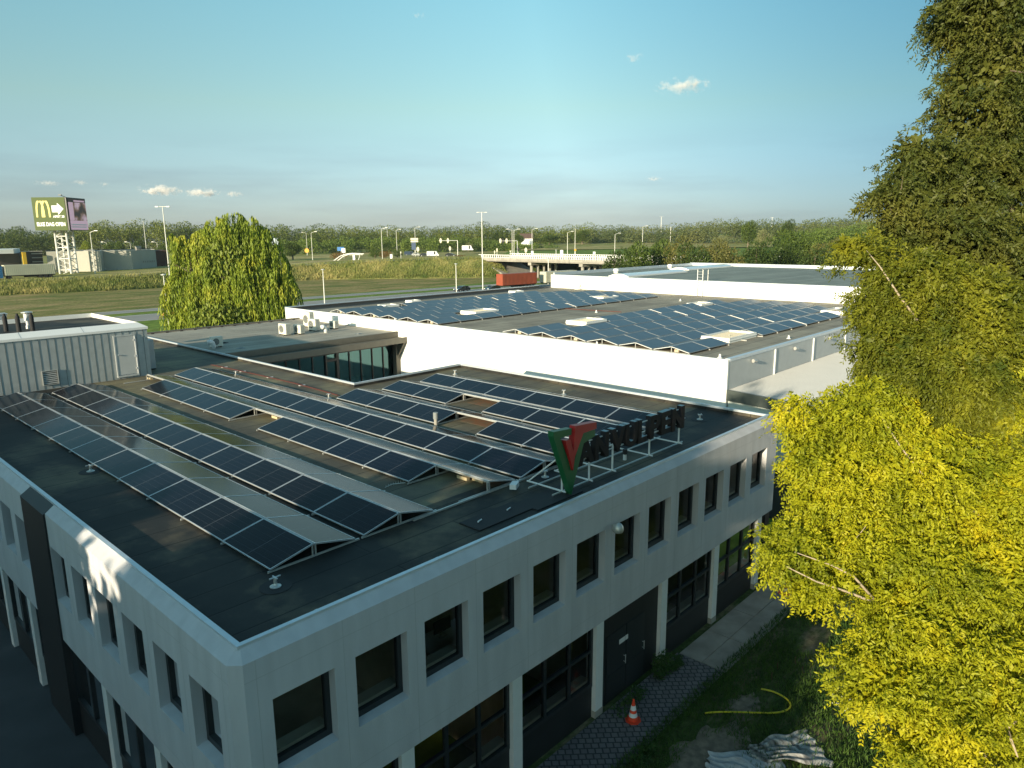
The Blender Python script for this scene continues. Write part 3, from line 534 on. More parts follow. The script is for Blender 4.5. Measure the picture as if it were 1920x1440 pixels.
# ================================================================== WHITE HALL
HX0,HX1,HY0,HY1,HT,HR=29.0,64.0,5.35,48.3,.77,.64
H=thing('white_hall','large white hall with a flat roof covered in rows of blue solar panels','building',(HX0,HY0,ZG))
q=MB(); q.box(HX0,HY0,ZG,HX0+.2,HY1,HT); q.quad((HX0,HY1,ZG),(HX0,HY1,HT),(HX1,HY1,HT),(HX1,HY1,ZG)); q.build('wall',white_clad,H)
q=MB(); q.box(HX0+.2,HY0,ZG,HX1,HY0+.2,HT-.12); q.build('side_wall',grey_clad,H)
q=MB(); q.quad((HX0+.2,HY0+.2,HR),(HX1,HY0+.2,HR),(HX1,HY1-.2,HR),(HX0+.2,HY1-.2,HR)); q.build('roof',felt_hall,H)
rt_=trimm
q=MB(); q.box(HX0+.25,45.6,HR+.001,HX1-.1,HY1-.25,HR+.012)
for y_ in (46.2,46.9,47.5): q.box(HX0+.6,y_,HR+.012,HX1-.5,y_+.04,HR+.05)
q.build('gutter',mat('gutter_felt',(.030,.027,.024),.6),H)  # dark felt strip with thin rails along the rear edge
q=MB(); q.box(HX0+.2,HY0-.03,HT-.12,HX1,HY0+.24,HT+.03); q.build('roof_trim',trimm,H); q=MB(); q.box(HX0-.02,HY1-.2,HT-.25,HX1,HY1+.02,HT+.06); q.box(HX0+.2,HY1-.22,HR,HX1,HY1-.2,HT-.02,1); q.build('roof_trim',[trimm,mat('wet_felt',(.06,.052,.045),.6)],H)  # dark facing on the inside of the rear trim
q=MB(); q.box(HX0-.015,HY0-.02,ZG,HX0+.12,HY0-.001,HT-.02); q.build('cladding_post',white_paint,H)
for k in range(1,6): q=MB(); x=HX0+.05+k*5.72; q.box(x-.06,HY0-.07,-.86,x+.06,HY0-.001,HT-.13); q.build('cladding_post',white_paint,H)
for k,x in enumerate((31.83,37.43,43.08)):
    t_=thing('wall_spotlight',['small round spotlight on the grey side wall of the hall, nearest the corner','small round spotlight on the grey side wall of the hall, middle one','small round spotlight on the grey side wall of the hall, farthest'][k],'spotlight',(x,HY0,.39),'spotlights on the hall side wall')
    q=MB(); q.tube((x,HY0,.39),(x,HY0-.12,.39),.03); q.build('bracket',galv,t_); q=MB(); q.tube((x-.16,HY0-.14,.38),(x+.14,HY0-.2,.34),.10,.07,12); q.build('lamp_shade',galv,t_)
for (y,z,lab) in ((27.4,.3,'small white junction box high on the white hall wall, left one'),(10.19,.34,'small white junction box high on the white hall wall, right one')):
    q=MB(); q.box(28.93,y-.12,z-.1,28.999,y+.12,z+.1); q.tube((28.93,y,z),(28.88,y,z),.06); tag(q.build('junction_box',white_paint),lab,'junction box','boxes on the hall wall')
PIT=2.33; PX=2.29
def hx(k): return 29.75+PX*(k+.5)+(.32 if k>=7 else 0)
gapsA={0:[2,3,10],5:[2,3,10]}; gapsB={1:[2,3,10],5:[2]}
extA={0:13,1:12,2:13,3:13,4:13,5:12}; extB={0:13,1:13,2:13,3:13,4:12,5:11}
zc=HR+.11+.12; stuff=[]
def hall_block(y0,gaps,ext,nm):
    for n_ in range(6):
        yl=y0+PIT*n_
        for k in range(ext[n_]):
            if k in gaps.get(n_,[]): continue
            place_panel(hx(k),yl+.555,zc,math.pi/2,-TILT,'blue panel, %s from the white wall, %s row of %s block, hall roof'%(ORD[k],ORD[n_],nm),'blue solar panels facing the camera on the hall roof','hall')
            stuff.append((hx(k),yl+1.13+.555))
hall_block(7.95,gapsA,extA,'nearer right'); hall_block(28.35,gapsB,extB,'farther left')
q=MB(); R3=(Matrix.Rotation(math.pi/2,3,'Z')@Matrix.Rotation(TILT,3,'Y'))
for x,y in stuff:
    for (a_,b_,c_,e_,mi) in ((PW/2-.018,PL/2-.018,-.004,.012,0),(PW/2,PL/2,-.022,.008,1)):
        vs=[]
        for z_ in (c_,e_):
            for sx,sy in ((-1,-1),(1,-1),(1,1),(-1,1)): vs.append(R3@Vector((sx*a_,sy*b_,z_))+Vector((x,y,zc)))
        q.add(vs,[(0,3,2,1),(4,5,6,7),(0,1,5,4),(1,2,6,5),(2,3,7,6),(3,0,4,7)],mi)
tag(q.build('solar_panels',[pvh,alu]),'blue solar panels on the hall roof that slope away behind the ridges','solar panels',kind='stuff')
for y0,gaps,ext,nm in ((7.95,gapsA,extA,'nearer right'),(28.35,gapsB,extB,'farther left')):
    for n_ in range(6):
        yl=y0+PIT*n_; t_=thing('panel_mount','white triangular rails under the %s row of the %s block'%(ORD[n_],nm),'panel mount',(29.75,yl,HR),'mounts on the hall roof')
        for k in range(ext[n_]+1):
            q=MB(); x=29.75+PX*k+(.32 if k>=7 else 0)+(.03 if k==0 else 0)
            q.box(x-.02,yl-.03,HR+.001,x+.02,yl+2.26,HR+.055); q.box(x-.02,yl+1.09,HR+.055,x+.02,yl+1.13,zc+.08); q.build('rail',galv,t_)
        x=29.74
        for (ya,za,yb_,zb_) in ((yl,HR+.10,yl+1.1,HR+.345),(yl+1.12,HR+.345,yl+2.22,HR+.10)): q=MB(); q.tube((x,ya,za),(x,yb_,zb_),.015,n=5); q.build('gable_edge',brightm,t_)
        for k in (6,7):
            if k<ext[n_]:
                x=29.75+PX*7+(.31 if k==7 else .012)
                for (ya,za,yb_,zb_) in ((yl,HR+.10,yl+1.1,HR+.345),): q=MB(); q.tube((x,ya,za),(x,yb_,zb_),.02,n=5); q.build('gable_edge',brightm,t_)
        if n_ in (0,3,5): q=MB(); q.box(29.9,yl+.75,HR+.06,30.1,yl+1.0,HR+.2); tag(q.build('ballast_block',brick_b),'tan block at the white wall, %s row of the %s block'%(ORD[n_],nm),'block','ballast blocks on the hall roof')
def skylight(x0,y0,x1,y1,lab,h=.30,open_=True):
    t_=thing('skylight',lab,'skylight',(x0,y0,HR),'low skylights on the hall roof'); z=HR+.002
    q=MB(); q.box(x0,y0,z,x1,y0+.1,z+h); q.box(x0,y1-.1,z,x1,y1,z+h); q.box(x0,y0+.1,z,x0+.1,y1-.1,z+h); q.box(x1-.1,y0+.1,z,x1,y1-.1,z+h); q.box(x0-.04,y0-.04,z+h*.45,x1+.04,y0-.001,z+h*.55); q.box(x0-.04,y0-.04,z+h*.45,x0-.001,y1+.04,z+h*.55)
    q.build('kerb',white_clad,t_)
    q=MB(); q.box(x0+.1,y0+.1,z+h*.55,x1-.1,y1-.1,z+h*.62); 
    for k in range(1,12): xx=x0+(x1-x0)*k/12; q.box(xx-.015,y0+.1,z+h*.62,xx+.015,y1-.1,z+h*.7)
    q.build('dome',mat('skylight_sheet_'+str(len(bpy.data.objects)),(.42,.39,.31),.5),t_)
g4=29.75+PX*4
skylight(35.0,8.25,38.7,10.1,'low white skylight in the gap of the front row, nearer right block'); skylight(54.3,8.1,57.4,10.0,'low white skylight near the right end of the front row')
skylight(36.2,19.75,38.7,21.6,'low white skylight in the last row of the nearer right block'); skylight(53.2,19.9,55.2,21.4,'small white skylight far along the last row, nearer right block')
skylight(36.0,30.8,38.7,32.6,'low white skylight in the second row of the farther left block'); skylight(53.6,30.8,56.2,32.5,'low white skylight near the right end of the farther left block')
skylight(34.8,41.1,36.3,42.3,'small white skylight at the rear edge of the farther left block'); skylight(39.3,42.9,40.4,43.9,'tiny white skylight behind the rear edge of the farther left block'); skylight(54.0,43.0,55.4,44.0,'small white skylight in the rear right corner of the hall roof')
for (x,y,lab) in ((30.0,6.3,'white vent cone at the near corner of the hall roof'),(39.2,6.4,'white vent cone between the front panels and the hall side wall'),(51.3,6.8,'white vent cone far along the hall side wall'),(29.5,13.9,'white vent cone at the edge of the white wall by the right block'),(29.5,33.0,'white vent cone at the edge of the white wall by the left block'),(57.5,24.5,'white vent cone at the open strip between the panel blocks'),(44,24.6,'grey vent cone in the middle of the strip between the panel blocks')):
    q=MB(); q.lathe((x,y,HR+.002),[(.14,0),(.14,.015),(.065,.045),(.05,.19),(.065,.20),(.015,.215)],14); tag(q.build('vent_cone',white_clad),lab,'vent','vent cones on the hall roof')
b0=P(1000,576,Z=HR); b1=P(1165,585.5,Z=HR); q=MB(); q.path([(b0.x,b0.y,HR+.03),((b0.x+b1.x)/2,(b0.y+b1.y)/2,HR+.035),(b1.x,b1.y,HR+.03)],.03,6); tag(q.build('roof_cable',redcable),'reddish cable duct joining the two panel blocks on the hall roof','cable')
p=P(1083,542,Z=HR); t_=thing('roof_fan','round white roof fan with a flat cap before the far hall wall','roof fan',(p.x,p.y,HR)); q=MB(); q.lathe((p.x,p.y,HR),[(.42,0),(.42,.12),(.28,.16),(.28,.36)],18); q.build('base',white_clad,t_); q=MB(); q.lathe((p.x,p.y,HR+.36),[(.38,0),(.40,.16),(.3,.24),(.05,.28)],18); q.build('cap',white_clad,t_)
# ================================================================== ANNEX WITH THE RIBBED ROOF
A=thing('annex','low annex with a ribbed white roof and dark fascia beside the hall','building',(29,5.3,ZG))
q=MB(); y=5.33
za=lambda y_: -.83-(5.35-y_)*.04
for k in range(150):
    x=29.1+k*.24
    q.add([(x,5.33,za(5.33)),(x+.10,5.33,za(5.33)),(x+.10,-16,za(-16)),(x,-16,za(-16))],[(0,3,2,1)]); q.add([(x+.10,5.33,za(5.33)),(x+.13,5.33,za(5.33)+.045),(x+.13,-16,za(-16)+.045),(x+.10,-16,za(-16))],[(0,3,2,1)])
    q.add([(x+.13,5.33,za(5.33)+.045),(x+.21,5.33,za(5.33)+.045),(x+.21,-16,za(-16)+.045),(x+.13,-16,za(-16)+.045)],[(0,3,2,1)]); q.add([(x+.21,5.33,za(5.33)+.045),(x+.24,5.33,za(5.33)),(x+.24,-16,za(-16)),(x+.21,-16,za(-16)+.045)],[(0,3,2,1)])
q.build('roof',mat('ribbed_roof',(.36,.37,.37),.45,noise=.05,nscale=1),A)
q=MB(); q.add([(28.96,5.3,za(5.3)+.06),(28.96,-16,za(-16)+.06),(28.96,-16,za(-16)-.5),(28.96,5.3,za(5.3)-.5),(29.1,5.3,za(5.3)+.06),(29.1,-16,za(-16)+.06),(29.1,-16,za(-16)-.5),(29.1,5.3,za(5.3)-.5)],[(0,1,2,3),(4,7,6,5),(0,4,5,1),(3,2,6,7),(0,3,7,4)]); q.build('fascia',mat('green_fascia',(.07,.085,.078),.35,noise=.1),A)
q=MB(); q.box(29.15,-16,-4.45,29.3,5.3,-1.35); q.build('wall',mat('annex_cladding',(.60,.66,.63),.5,noise=.04),A)
q=MB(); q.box(29.12,-16,ZG,29.31,5.3,-4.45); q.box(28.9,-16,-4.5,29.12,5.3,-4.42); q.build('shutter',mat('dark_shutter',(.045,.055,.06),.5,noise=.2,nscale=1,stretch=(1,1,12)),A)
# ================================================================== SECOND HALL BEHIND
H2=thing('grey_roof_hall','higher white-walled hall with a wide grey roof behind the solar hall','building',(64,46,ZG))
z2=2.15; q=MB(); q.box(64,-14,ZG,64.2,46.2,z2+.03); q.box(64.2,46,ZG,98.2,46.2,z2+.03); q.build('wall',white_clad,H2)
q=MB(); q.quad((64.2,-14,z2-.06),(98,-14,z2-.06),(98,46,z2-.06),(64.2,46,z2-.06)); q.build('roof',felt_far,H2)
q=MB(); q.box(98,-14,ZG,98.3,46.2,z2+.38); q.box(64.2,45.8,z2-.06,98,46,z2+.3); q.box(63.96,-14,z2+.03,64.24,46.2,z2+.08); q.build('parapet',trimm,H2)
def barrel(x0,x1,yc,r,lab):
    t_=thing('barrel_skylight',lab,'skylight',(x0,yc,z2),'long barrel skylights on the grey roof'); n=10
    q=MB(); pr=[(yc-r*math.cos(math.pi*i/n),z2-.04+.36*math.sin(math.pi*i/n)) for i in range(n+1)]
    vs=[(x0,y_,z_) for y_,z_ in pr]+[(x1,y_,z_) for y_,z_ in pr]; m__=n+1
    q.add(vs,[(i,m__+i,m__+i+1,i+1) for i in range(n)]); q.add(vs[:m__],[tuple(range(m__))],1); q.add(vs[m__:],[tuple(range(m__))[::-1]],1)
    q.build('vault',[mat('skylight_poly'+lab[:4],(.60,.68,.74),.12),white_clad],t_,smooth=False)
    q=MB(); q.box(x0-.05,yc-r-.12,z2-.05,x1+.05,yc-r,z2+.1); q.box(x0-.05,yc+r,z2-.05,x1+.05,yc+r+.12,z2+.1); q.build('kerb',white_clad,t_)
barrel(66,79.5,37.6,1.25,'near barrel-shaped skylight running along the grey roof'); barrel(84,97,40.0,1.35,'rear barrel-shaped skylight on the grey roof')
for px,py,lab in ((1155,512,'white dome vent beside the near barrel skylight'),(1256,503,'white dome vent beside the rear barrel skylight')):
    p=P(px,py,Z=z2-.06); q=MB(); q.lathe(tuple(p),[(.30,0),(.30,.22),(.38,.26),(.40,.40),(.30,.55),(.05,.6)],16); tag(q.build('dome_vent',white_clad),lab,'vent','dome vents')
t_=thing('cage_ladder','galvanised ladder with tall handrails against the far hall wall','ladder',(63.8,26,HR))
for dy in (-.3,.3): q=MB(); q.tube((63.8,25.9+dy,HR),(63.8,25.9+dy,3.35),.035,n=6); q.build('stile',galv,t_)
q=MB(); 
for k in range(9): q.tube((63.8,25.6,HR+.25+k*.28),(63.8,26.2,HR+.25+k*.28),.02,n=5)
q.build('rung',galv,t_)
for dy in (-.3,.3): q=MB(); q.tube((64.9,25.9+dy,z2),(64.9,25.9+dy,3.35),.03,n=6); q.tube((63.8,25.9+dy,3.35),(64.9,25.9+dy,3.35),.025,n=6); q.tube((63.8,25.9+dy,2.8),(64.9,25.9+dy,2.8),.02,n=6); q.build('handrail',galv,t_)
# ================================================================== ROOF SIGN
def fontmesh(txt,size,extrude,offset,mats,name,parent,M4,sx=1.0,bevel=0):
    cu=bpy.data.curves.new('t','FONT'); cu.body=txt; cu.size=size; cu.extrude=extrude; cu.offset=offset; cu.resolution_u=3
    ob=bpy.data.objects.new('t',cu); COL.objects.link(ob); bpy.context.view_layer.update()
    me=bpy.data.meshes.new_from_object(ob.evaluated_get(bpy.context.evaluated_depsgraph_get())); bpy.data.objects.remove(ob); bpy.data.curves.remove(cu)
    xs_=[v.co.x for v in me.vertices]; ys_=[v.co.y for v in me.vertices]; x0_,x1_=min(xs_),max(xs_); y0_=min(ys_); y1_=max(ys_)
    return me,(x0_,x1_,y0_,y1_)
SG=thing('roof_sign','red and green V emblem with black letters AN VULPEN on a white frame','roof sign',(10.5,1.0,ZR))
def letter(ch,x0,x1,z0,z1,yf=.98,dep=.20):
    me,(a,b,c,d)=fontmesh(ch,1,.5,.045,None,'',None,None)
    off=wloc(SG)
    for v in me.vertices:
        x=x0+(v.co.x-a)/(b-a)*(x1-x0); z=z0+(v.co.y-c)/(d-c)*(z1-z0); y=yf+dep*(.5-v.co.z)
        v.co=(x-off.x,y-off.y,z-off.z)
    me.materials.clear(); me.materials.append(blackp); me.materials.append(skylit_top)
    for p_ in me.polygons: p_.material_index=0
    for p_ in me.polygons:
        if p_.normal.z>.9: p_.material_index=1
    me.update()
    for p_ in me.polygons: p_.material_index=1 if p_.normal.z>.85 else 0
    o=bpy.data.objects.new('letter',me); COL.objects.link(o); o.parent=SG; return o
for ch,x0,x1,z0,z1 in (('A',10.98,11.78,.50,1.28),('N',11.82,12.5,.48,1.28),('V',12.66,13.38,.50,1.28),('U',13.42,14.06,.50,1.28),('L',14.12,14.62,.50,1.28),('P',14.82,15.42,.50,1.28),('E',15.52,16.10,.49,1.27),('N',16.2,17.0,.46,1.26)): letter(ch,x0,x1,z0,z1)
def slab(poly,y0,y1,m,name):
    q=MB(); n=len(poly); vs=[(x,y0,z) for x,z in poly]+[(x,y1,z) for x,z in poly]
    fs=[tuple(range(n)),tuple(range(n,2*n))[::-1]]+[(i,n+i,n+(i+1)%n,(i+1)%n) for i in range(n)]; q.add(vs,fs); return q.build(name,m,SG)
slab([(10.53,-.19),(11.08,1.22),(11.62,1.33),(11.62,1.52),(10.93,1.52),(10.56,.52)],.86,1.06,greenp,'emblem_stroke')
slab([(10.53,-.19),(10.56,.52),(10.02,1.60),(10.50,1.60),(10.52,1.78),(9.72,1.84),(9.72,1.70)],.858,1.058,greenp,'emblem_stroke')
slab([(10.53,.57),(10.60,.95),(10.98,1.56),(11.60,1.56),(11.60,1.76),(10.60,1.84),(10.53,1.05)],.80,1.00,redp,'emblem_stroke')
slab([(10.50,.57),(10.52,1.10),(10.36,1.50),(10.14,1.52)],.78,.98,redp,'emblem_stroke')
q=MB()
for (y) in (1.12,2.02): q.tube((10.0,y,ZR+.09),(17.15,y,ZR+.09),.028,n=6)
q.build('base_rail',galv,SG)
for x,h_ in ((10.42,1.3),(11.70,1.0),(12.90,1.0),(15.0,1.1),(16.9,1.0)):
    q=MB(); q.tube((x,1.12,-.1),(x,1.12,h_),.032,n=6); q.tube((x,.98,-.1),(x,2.45,-.1),.028,n=6); q.tube((x,2.4,-.1),(x,1.12,h_*.75),.024,n=6); q.build('support_frame',white_paint,SG)
q=MB(); q.tube((10.7,1.12,.62),(17.0,1.12,.62),.022,n=6); q.tube((10.7,1.12,1.12),(17.0,1.12,1.12),.022,n=6); q.build('cross_rail',white_paint,SG)
q=MB(); q.obox((9.75,2.35,ZR+.16),(.36,.2,.14),.5); q.build('sign_transformer',white_paint,SG)
q=MB(); q.path([P(760,905,Z=ZR+.02),P(735,908,Z=ZR+.02),P(722,914,Z=ZR+.02)],.012,5)
for k in range(9): x=P(722+k*4.6,914-k*1.6,Z=ZR); q.tube((x.x,x.y-.05,ZR+.003),(x.x,x.y-.05,ZR+.09),.006,n=4)
tag(q.build('bird_spike',galv),'short row of bird spikes lying on the roof beside the third row','bird spikes')
# ================================================================== GROUND, ROADS, EMBANKMENT
def grassmat(name,c1,c2,c3,s=.05,s2=1.5,rough=.95):
    m=bpy.data.materials.new(name); m.use_nodes=True; t=m.node_tree; b=t.nodes['Principled BSDF']; L=t.links; tc=t.nodes.new('ShaderNodeTexCoord')
    mp=t.nodes.new('ShaderNodeMapping'); mp.inputs['Scale'].default_value=(1,3.2,1); L.new(tc.outputs['Object'],mp.inputs[0])
    n=t.nodes.new('ShaderNodeTexNoise'); n.inputs['Scale'].default_value=s; n.inputs['Detail'].default_value=8; n.inputs['Roughness'].default_value=.65; L.new(mp.outputs[0],n.inputs[0])
    r=t.nodes.new('ShaderNodeValToRGB'); e=r.color_ramp.elements; e[0].position=.36; e[1].position=.64; e[0].color=(*c1,1); e[1].color=(*c3,1); k=e.new(.5); k.color=(*c2,1); L.new(n.outputs[0],r.inputs[0])
    n2=t.nodes.new('ShaderNodeTexNoise'); n2.inputs['Scale'].default_value=s2; n2.inputs['Detail'].default_value=5; L.new(tc.outputs['Object'],n2.inputs[0])
    mx=t.nodes.new('ShaderNodeMix'); mx.data_type='RGBA'; mx.blend_type='OVERLAY'; mx.inputs[0].default_value=.85; L.new(r.outputs[0],mx.inputs[6]); L.new(n2.outputs[0],mx.inputs[7]); L.new(mx.outputs[2],b.inputs['Base Color'])
    b.inputs['Roughness'].default_value=rough; b.inputs['Specular IOR Level'].default_value=.1; return m
g_mown=grassmat('mown_grass',(.10,.135,.03),(.21,.19,.065),(.33,.245,.115),.09,2.2)
g_green=grassmat('green_grass',(.095,.15,.025),(.13,.20,.035),(.19,.23,.05),.05,.9)
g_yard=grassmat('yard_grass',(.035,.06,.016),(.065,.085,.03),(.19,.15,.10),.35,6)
g_field=grassmat('field_grass',(.16,.20,.05),(.27,.25,.09),(.42,.34,.17),.012,.2)
def sheet(name,pts,z,m):
    q=MB(); q.add([(x,y,z) for x,y in pts],[tuple(range(len(pts)))]); return tag(q.build(name,m),kind='structure')
def gridmesh(name,rows,m):
    q=MB(); n=len(rows[0]); vs=[p for r_ in rows for p in r_]; q.add(vs,[(i*n+j,(i+1)*n+j,(i+1)*n+j+1,i*n+j+1)[::-1] for i in range(len(rows)-1) for j in range(n-1)]); return tag(q.build(name,m,smooth=True),kind='structure')
sheet('ground',[(-1500,-1500),(2200,-1500),(2200,2200),(-1500,2200)],ZG-.02,g_green)
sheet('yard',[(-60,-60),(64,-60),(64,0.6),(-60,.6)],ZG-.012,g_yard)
sheet('yard_pavement',[(-60,.2),(.7,.2),(.7,60),(-60,60)],ZG-.006,asph)
sheet('verge',[(-120,142.0),(185,142.0),(185,215),(-120,215)],ZG-.012,g_mown)
def ryo(x): return -5.6*(max(0,x-45)/100)**2 if x<260 else ryo(259)
RX=[-300,-100,0,20]+[20+12*k for k in range(1,21)]+[300,900]
def rstrip(name,y0,y1,z,m,kind='structure'):
    q=MB(); vs=[(x,y0+ryo(x),z) for x in RX]+[(x,y1+ryo(x),z) for x in RX]; n=len(RX); q.add(vs,[(i,i+1,n+i+1,n+i) for i in range(n-1)]); return q
tag(rstrip('road',119.8,131.0,ZG-.004,roadlight).build('road',roadlight),kind='structure'); tag(rstrip('r',136.2,141.8,ZG-.004,roadlight).build('road_far_lane',roadlight),kind='structure')
q=MB()
for y in (120.3,130.5,136.7,141.3):
    t_q=rstrip('m',y-.1,y+.1,ZG+.004,linew); q.add(t_q.v,t_q.f)
for k in range(60): x=-150+k*9; q.add([(x,125.3+ryo(x),ZG+.004),(x+3,125.3+ryo(x+3),ZG+.004),(x+3,125.5+ryo(x+3),ZG+.004),(x,125.5+ryo(x),ZG+.004)],[(0,1,2,3)])
tag(q.build('road_markings',linew),kind='structure')
FOOT=[(-500,235,-5.0),(-120,222,-4.8),(10,214,-4.5),(63,202,-4.2),(100,200,-3.3),(128,197,-2.75),(146,180,-1.6),(160,167,-1.15),(169,160,-.95),(176,158,-.95)]
fv=[(x,y,ZG-.03) for x,y,z in FOOT]; cf=[(x+(3 if i>5 else 1.5),y+7.5,z-.55) for i,(x,y,z) in enumerate(FOOT)]; cm=[(x+(3.5 if i>5 else 2),y+9.5,z) for i,(x,y,z) in enumerate(FOOT)]; cb_=[(x+4,y+19,z) for x,y,z in FOOT]
dense=lambda row,n=8:[tuple(Vector(row[i]).lerp(Vector(row[i+1]),k/n)) for i in range(len(row)-1) for k in range(n)]+[row[-1]]
gridmesh('embankment',[dense(r_) for r_ in (fv,cf,cm)],grassmat('tall_grass_ground',(.09,.14,.03),(.20,.21,.07),(.36,.31,.12),.08,1.2))
rn=[(x+.2,y+1.5,z+.012) for x,y,z in cm]; rf=[(x,y-1,z+.012) for x,y,z in cb_]
far1=[(x+(i-5)*30+5,y+75,min(z,-2.6)-.3) for i,(x,y,z) in enumerate(cb_)]; far2=[(x*5,1400,-5.0+6*(i>5)) for i,(x,y,z) in enumerate(cb_)]
gridmesh('plateau',[cm,cb_,far1,far2],g_field)
gridmesh('upper_road',[dense(rn),dense(rf)],roadlight)
# ground behind the bridge, sloping up to open fields
gridmesh('field',[[(185,168,-1.2),(205,150,-3),(235,120,-6.0),(300,60,ZG+.01)],[(215,200,-1.8),(260,180,-1.9),(330,150,-2.5),(420,60,-4)],[(330,300,-2.4),(420,260,-2.2),(520,200,-2),(640,80,-2)],[(900,1100,-3),(1100,900,4),(1300,600,6),(1500,200,6)]],g_green)
gridmesh('far_field',[[(300,265,-1.9),(370,230,-1.8),(440,180,-1.8)],[(420,370,0),(520,330,1),(620,260,1.5)],[(620,600,1.0),(820,520,2.4),(980,380,3.2)]],g_field)
# tall dry grass on the slope: uncountable blades
def blade_field(name,pts,h,w_,m,rng,lean=.35,mi=None):
    C=np.array(pts); n=len(C); D=np.stack([rng.normal(0,lean,n),rng.normal(0,lean,n),np.ones(n)],1); L_=h*(.55+.9*rng.random(n)); return tag(quadsmesh(name,leaves(C,D,L_,np.full(n,w_),rng),m,mi=mi),kind='stuff')
def slope_pts(n,rng,t0,t1):
    F_=np.array(dense(fv)); G_=np.array(dense(cm)); seg=np.linalg.norm(np.diff(F_,axis=0),axis=1); seg=np.where(F_[:-1,0]<-30,0,seg); k=rng.choice(len(seg),size=n,p=seg/seg.sum()); a=rng.random(n)[:,None]; t=(t0+(t1-t0)*rng.random(n))[:,None]
    return (F_[k]*(1-a)+F_[k+1]*a)*(1-t)+(G_[k]*(1-a)+G_[k+1]*a)*t
tallm=leafmat('tall_grass_blades',(.09,.15,.025),(.56,.47,.19),(.27,.28,.08),.10,.3)
blade_field('tall_grass',slope_pts(60000,RNG,0.0,1.02),.95,.13,tallm,RNG,.22)
# ---- bridge
BR=thing('road_bridge','concrete road bridge with white railings and round piers across the motorway','bridge',(176,160,ZG))
by0,by1=92,170; bx0,bx1=173.5,189
q=MB(); q.box(bx0,by0,-1.9,bx1,by1,-.95); q.box(bx0-.3,by0,-1.55,bx0,by1,-.75); q.box(bx1,by0,-1.5,bx1+.3,by1,-.6); q.build('deck',concrete,BR)
for x in (bx0-.1,bx1+.2):
    q=MB(); z0=-.75; q.box(x-.05,by0,z0+.95,x+.05,by1,z0+1.1); q.box(x-.04,by0,z0+.1,x+.04,by1,z0+.18)
    for k in range(int((by1-by0)/.9)): y=by0+k*.9; q.box(x-.05,y,z0,x+.05,y+.28,z0+.95)
    q.build('railing',brightm,BR)
for y in (147,126,106):
    q=MB(); q.box(bx0+.5,y-.7,-2.9,bx1-.5,y+.7,-1.9); q.build('cross_beam',concrete,BR)
    for k in range(5): q=MB(); q.tube((bx0+1.5+k*3.1,y,ZG),(bx0+1.5+k*3.1,y,-2.9),.5,n=14); q.build('pier',concrete,BR)
q=MB()
q.add([(bx0-.2,by1-14,ZG),(bx1+1,by1-14,ZG),(bx1+1,by1-2,-1.92),(bx0-.2,by1-2,-1.92),(bx0-.2,by1-2,ZG),(bx1+1,by1-2,ZG)],[(0,1,2,3),(0,3,4),(1,5,2)]); q.build('abutment',concrete,BR)
# ---- lamp posts
def lamp(px,pyb,pyt,kind,lab,Z,r=.10,group='street lamps'):
    p=P(px,pyb,Z=Z); h=(pyb-pyt)/FPX*depth(p)/CU.z; t_=thing('street_lamp',lab,'street lamp',tuple(p),group)
    q=MB(); q.tube(p,p+Vector((0,0,h)),r*1.2,r*.7,n=8); q.build('pole',galvl,t_)
    right=Vector((CR.x,CR.y,0)).normalized(); q=MB(); top=p+Vector((0,0,h))
    if kind in('R','L'):
        s=1 if kind=='R' else -1; q.tube(top,top+right*(s*1.5)+Vector((0,0,.5)),r*.6,n=6); q.build('arm',galvl,t_)
        q=MB(); e=top+right*(s*1.9)+Vector((0,0,.5)); q.obox(e,(1.0,.35,.2),math.atan2(right.y,right.x)); q.build('lamp_head',galvl,t_)
    elif kind=='D':
        q.tube(top-right*.9,top+right*.9,r*.5,n=6); q.build('arm',galvl,t_)
        for s in (-1,1): q=MB(); q.obox(top+right*(s*1.05),(.6,.3,.15),math.atan2(right.y,right.x)); q.build('lamp_head',galvl,t_)
    elif kind=='T': q.lathe(tuple(top-Vector((0,0,.1))),[(.1,0),(.42,.12),(.42,.18),(.1,.3)],12); q.build('lamp_head',galvl,t_)
    return t_
galvl=mat('pale_lamp_steel',(.62,.62,.58),.5,metal=.2)
lamp(317,617,519,'T','slim lamp post on the grass left of the weeping willow',ZG)
lamp(325,584,397,'D','tall double-headed lamp mast just left of the weeping willow',ZG,.11)
lamp(609,569,508,'T','short lamp post at the roadside right of the willow',ZG,.11); lamp(856,549,497,'T','short lamp post at the roadside left of the tall double mast',ZG,.11)
lamp(905.5,543,405,'D','tall double-headed lamp mast rising left of the orange container',ZG,.12)
lamp(1028,533,487,'T','short lamp post between the orange container and the cream trailer',ZG,.13); lamp(1042.5,516,471,'T','short lamp post in front of the bridge railing',ZG,.12)
for px,pyb,pyt,kind,lab in ((576.5,478,439,'L','lamp post with an arm to the left by the yellow road sign'),(586.5,490,439,'R','lamp post with an arm to the right beside the yellow road sign'),(717.5,491,432,'R','lamp post at the upper road right of the curved footbridge'),
    (727.5,472,432,'L','lamp post behind the bushes right of the curved footbridge'),(744.8,479,434,'R','lamp post left of the waiting cars'),(779.5,481,430,'R','tall lamp post among the waiting cars with signs on it'),(960.5,481,434,'L','left one of the twin lamp posts behind the traffic lights'),
    (964,481,434,'R','right one of the twin lamp posts behind the traffic lights'),(997.6,478,432.7,'R','lamp post at the left part of the bridge'),(1063.9,479,438,'R','lamp post with a long arm in the middle of the bridge'),(1078,479,431.5,'T','plain pole with a yellow sign behind the bridge'),
    (1152.5,477.5,441,'R','lamp post behind the right end of the bridge'),(1204,472.5,427.5,'R','tall thick lamp post in front of the bushes right of the bridge')): lamp(px,pyb,pyt,kind,lab,-1.6 if px>900 else -2.8)
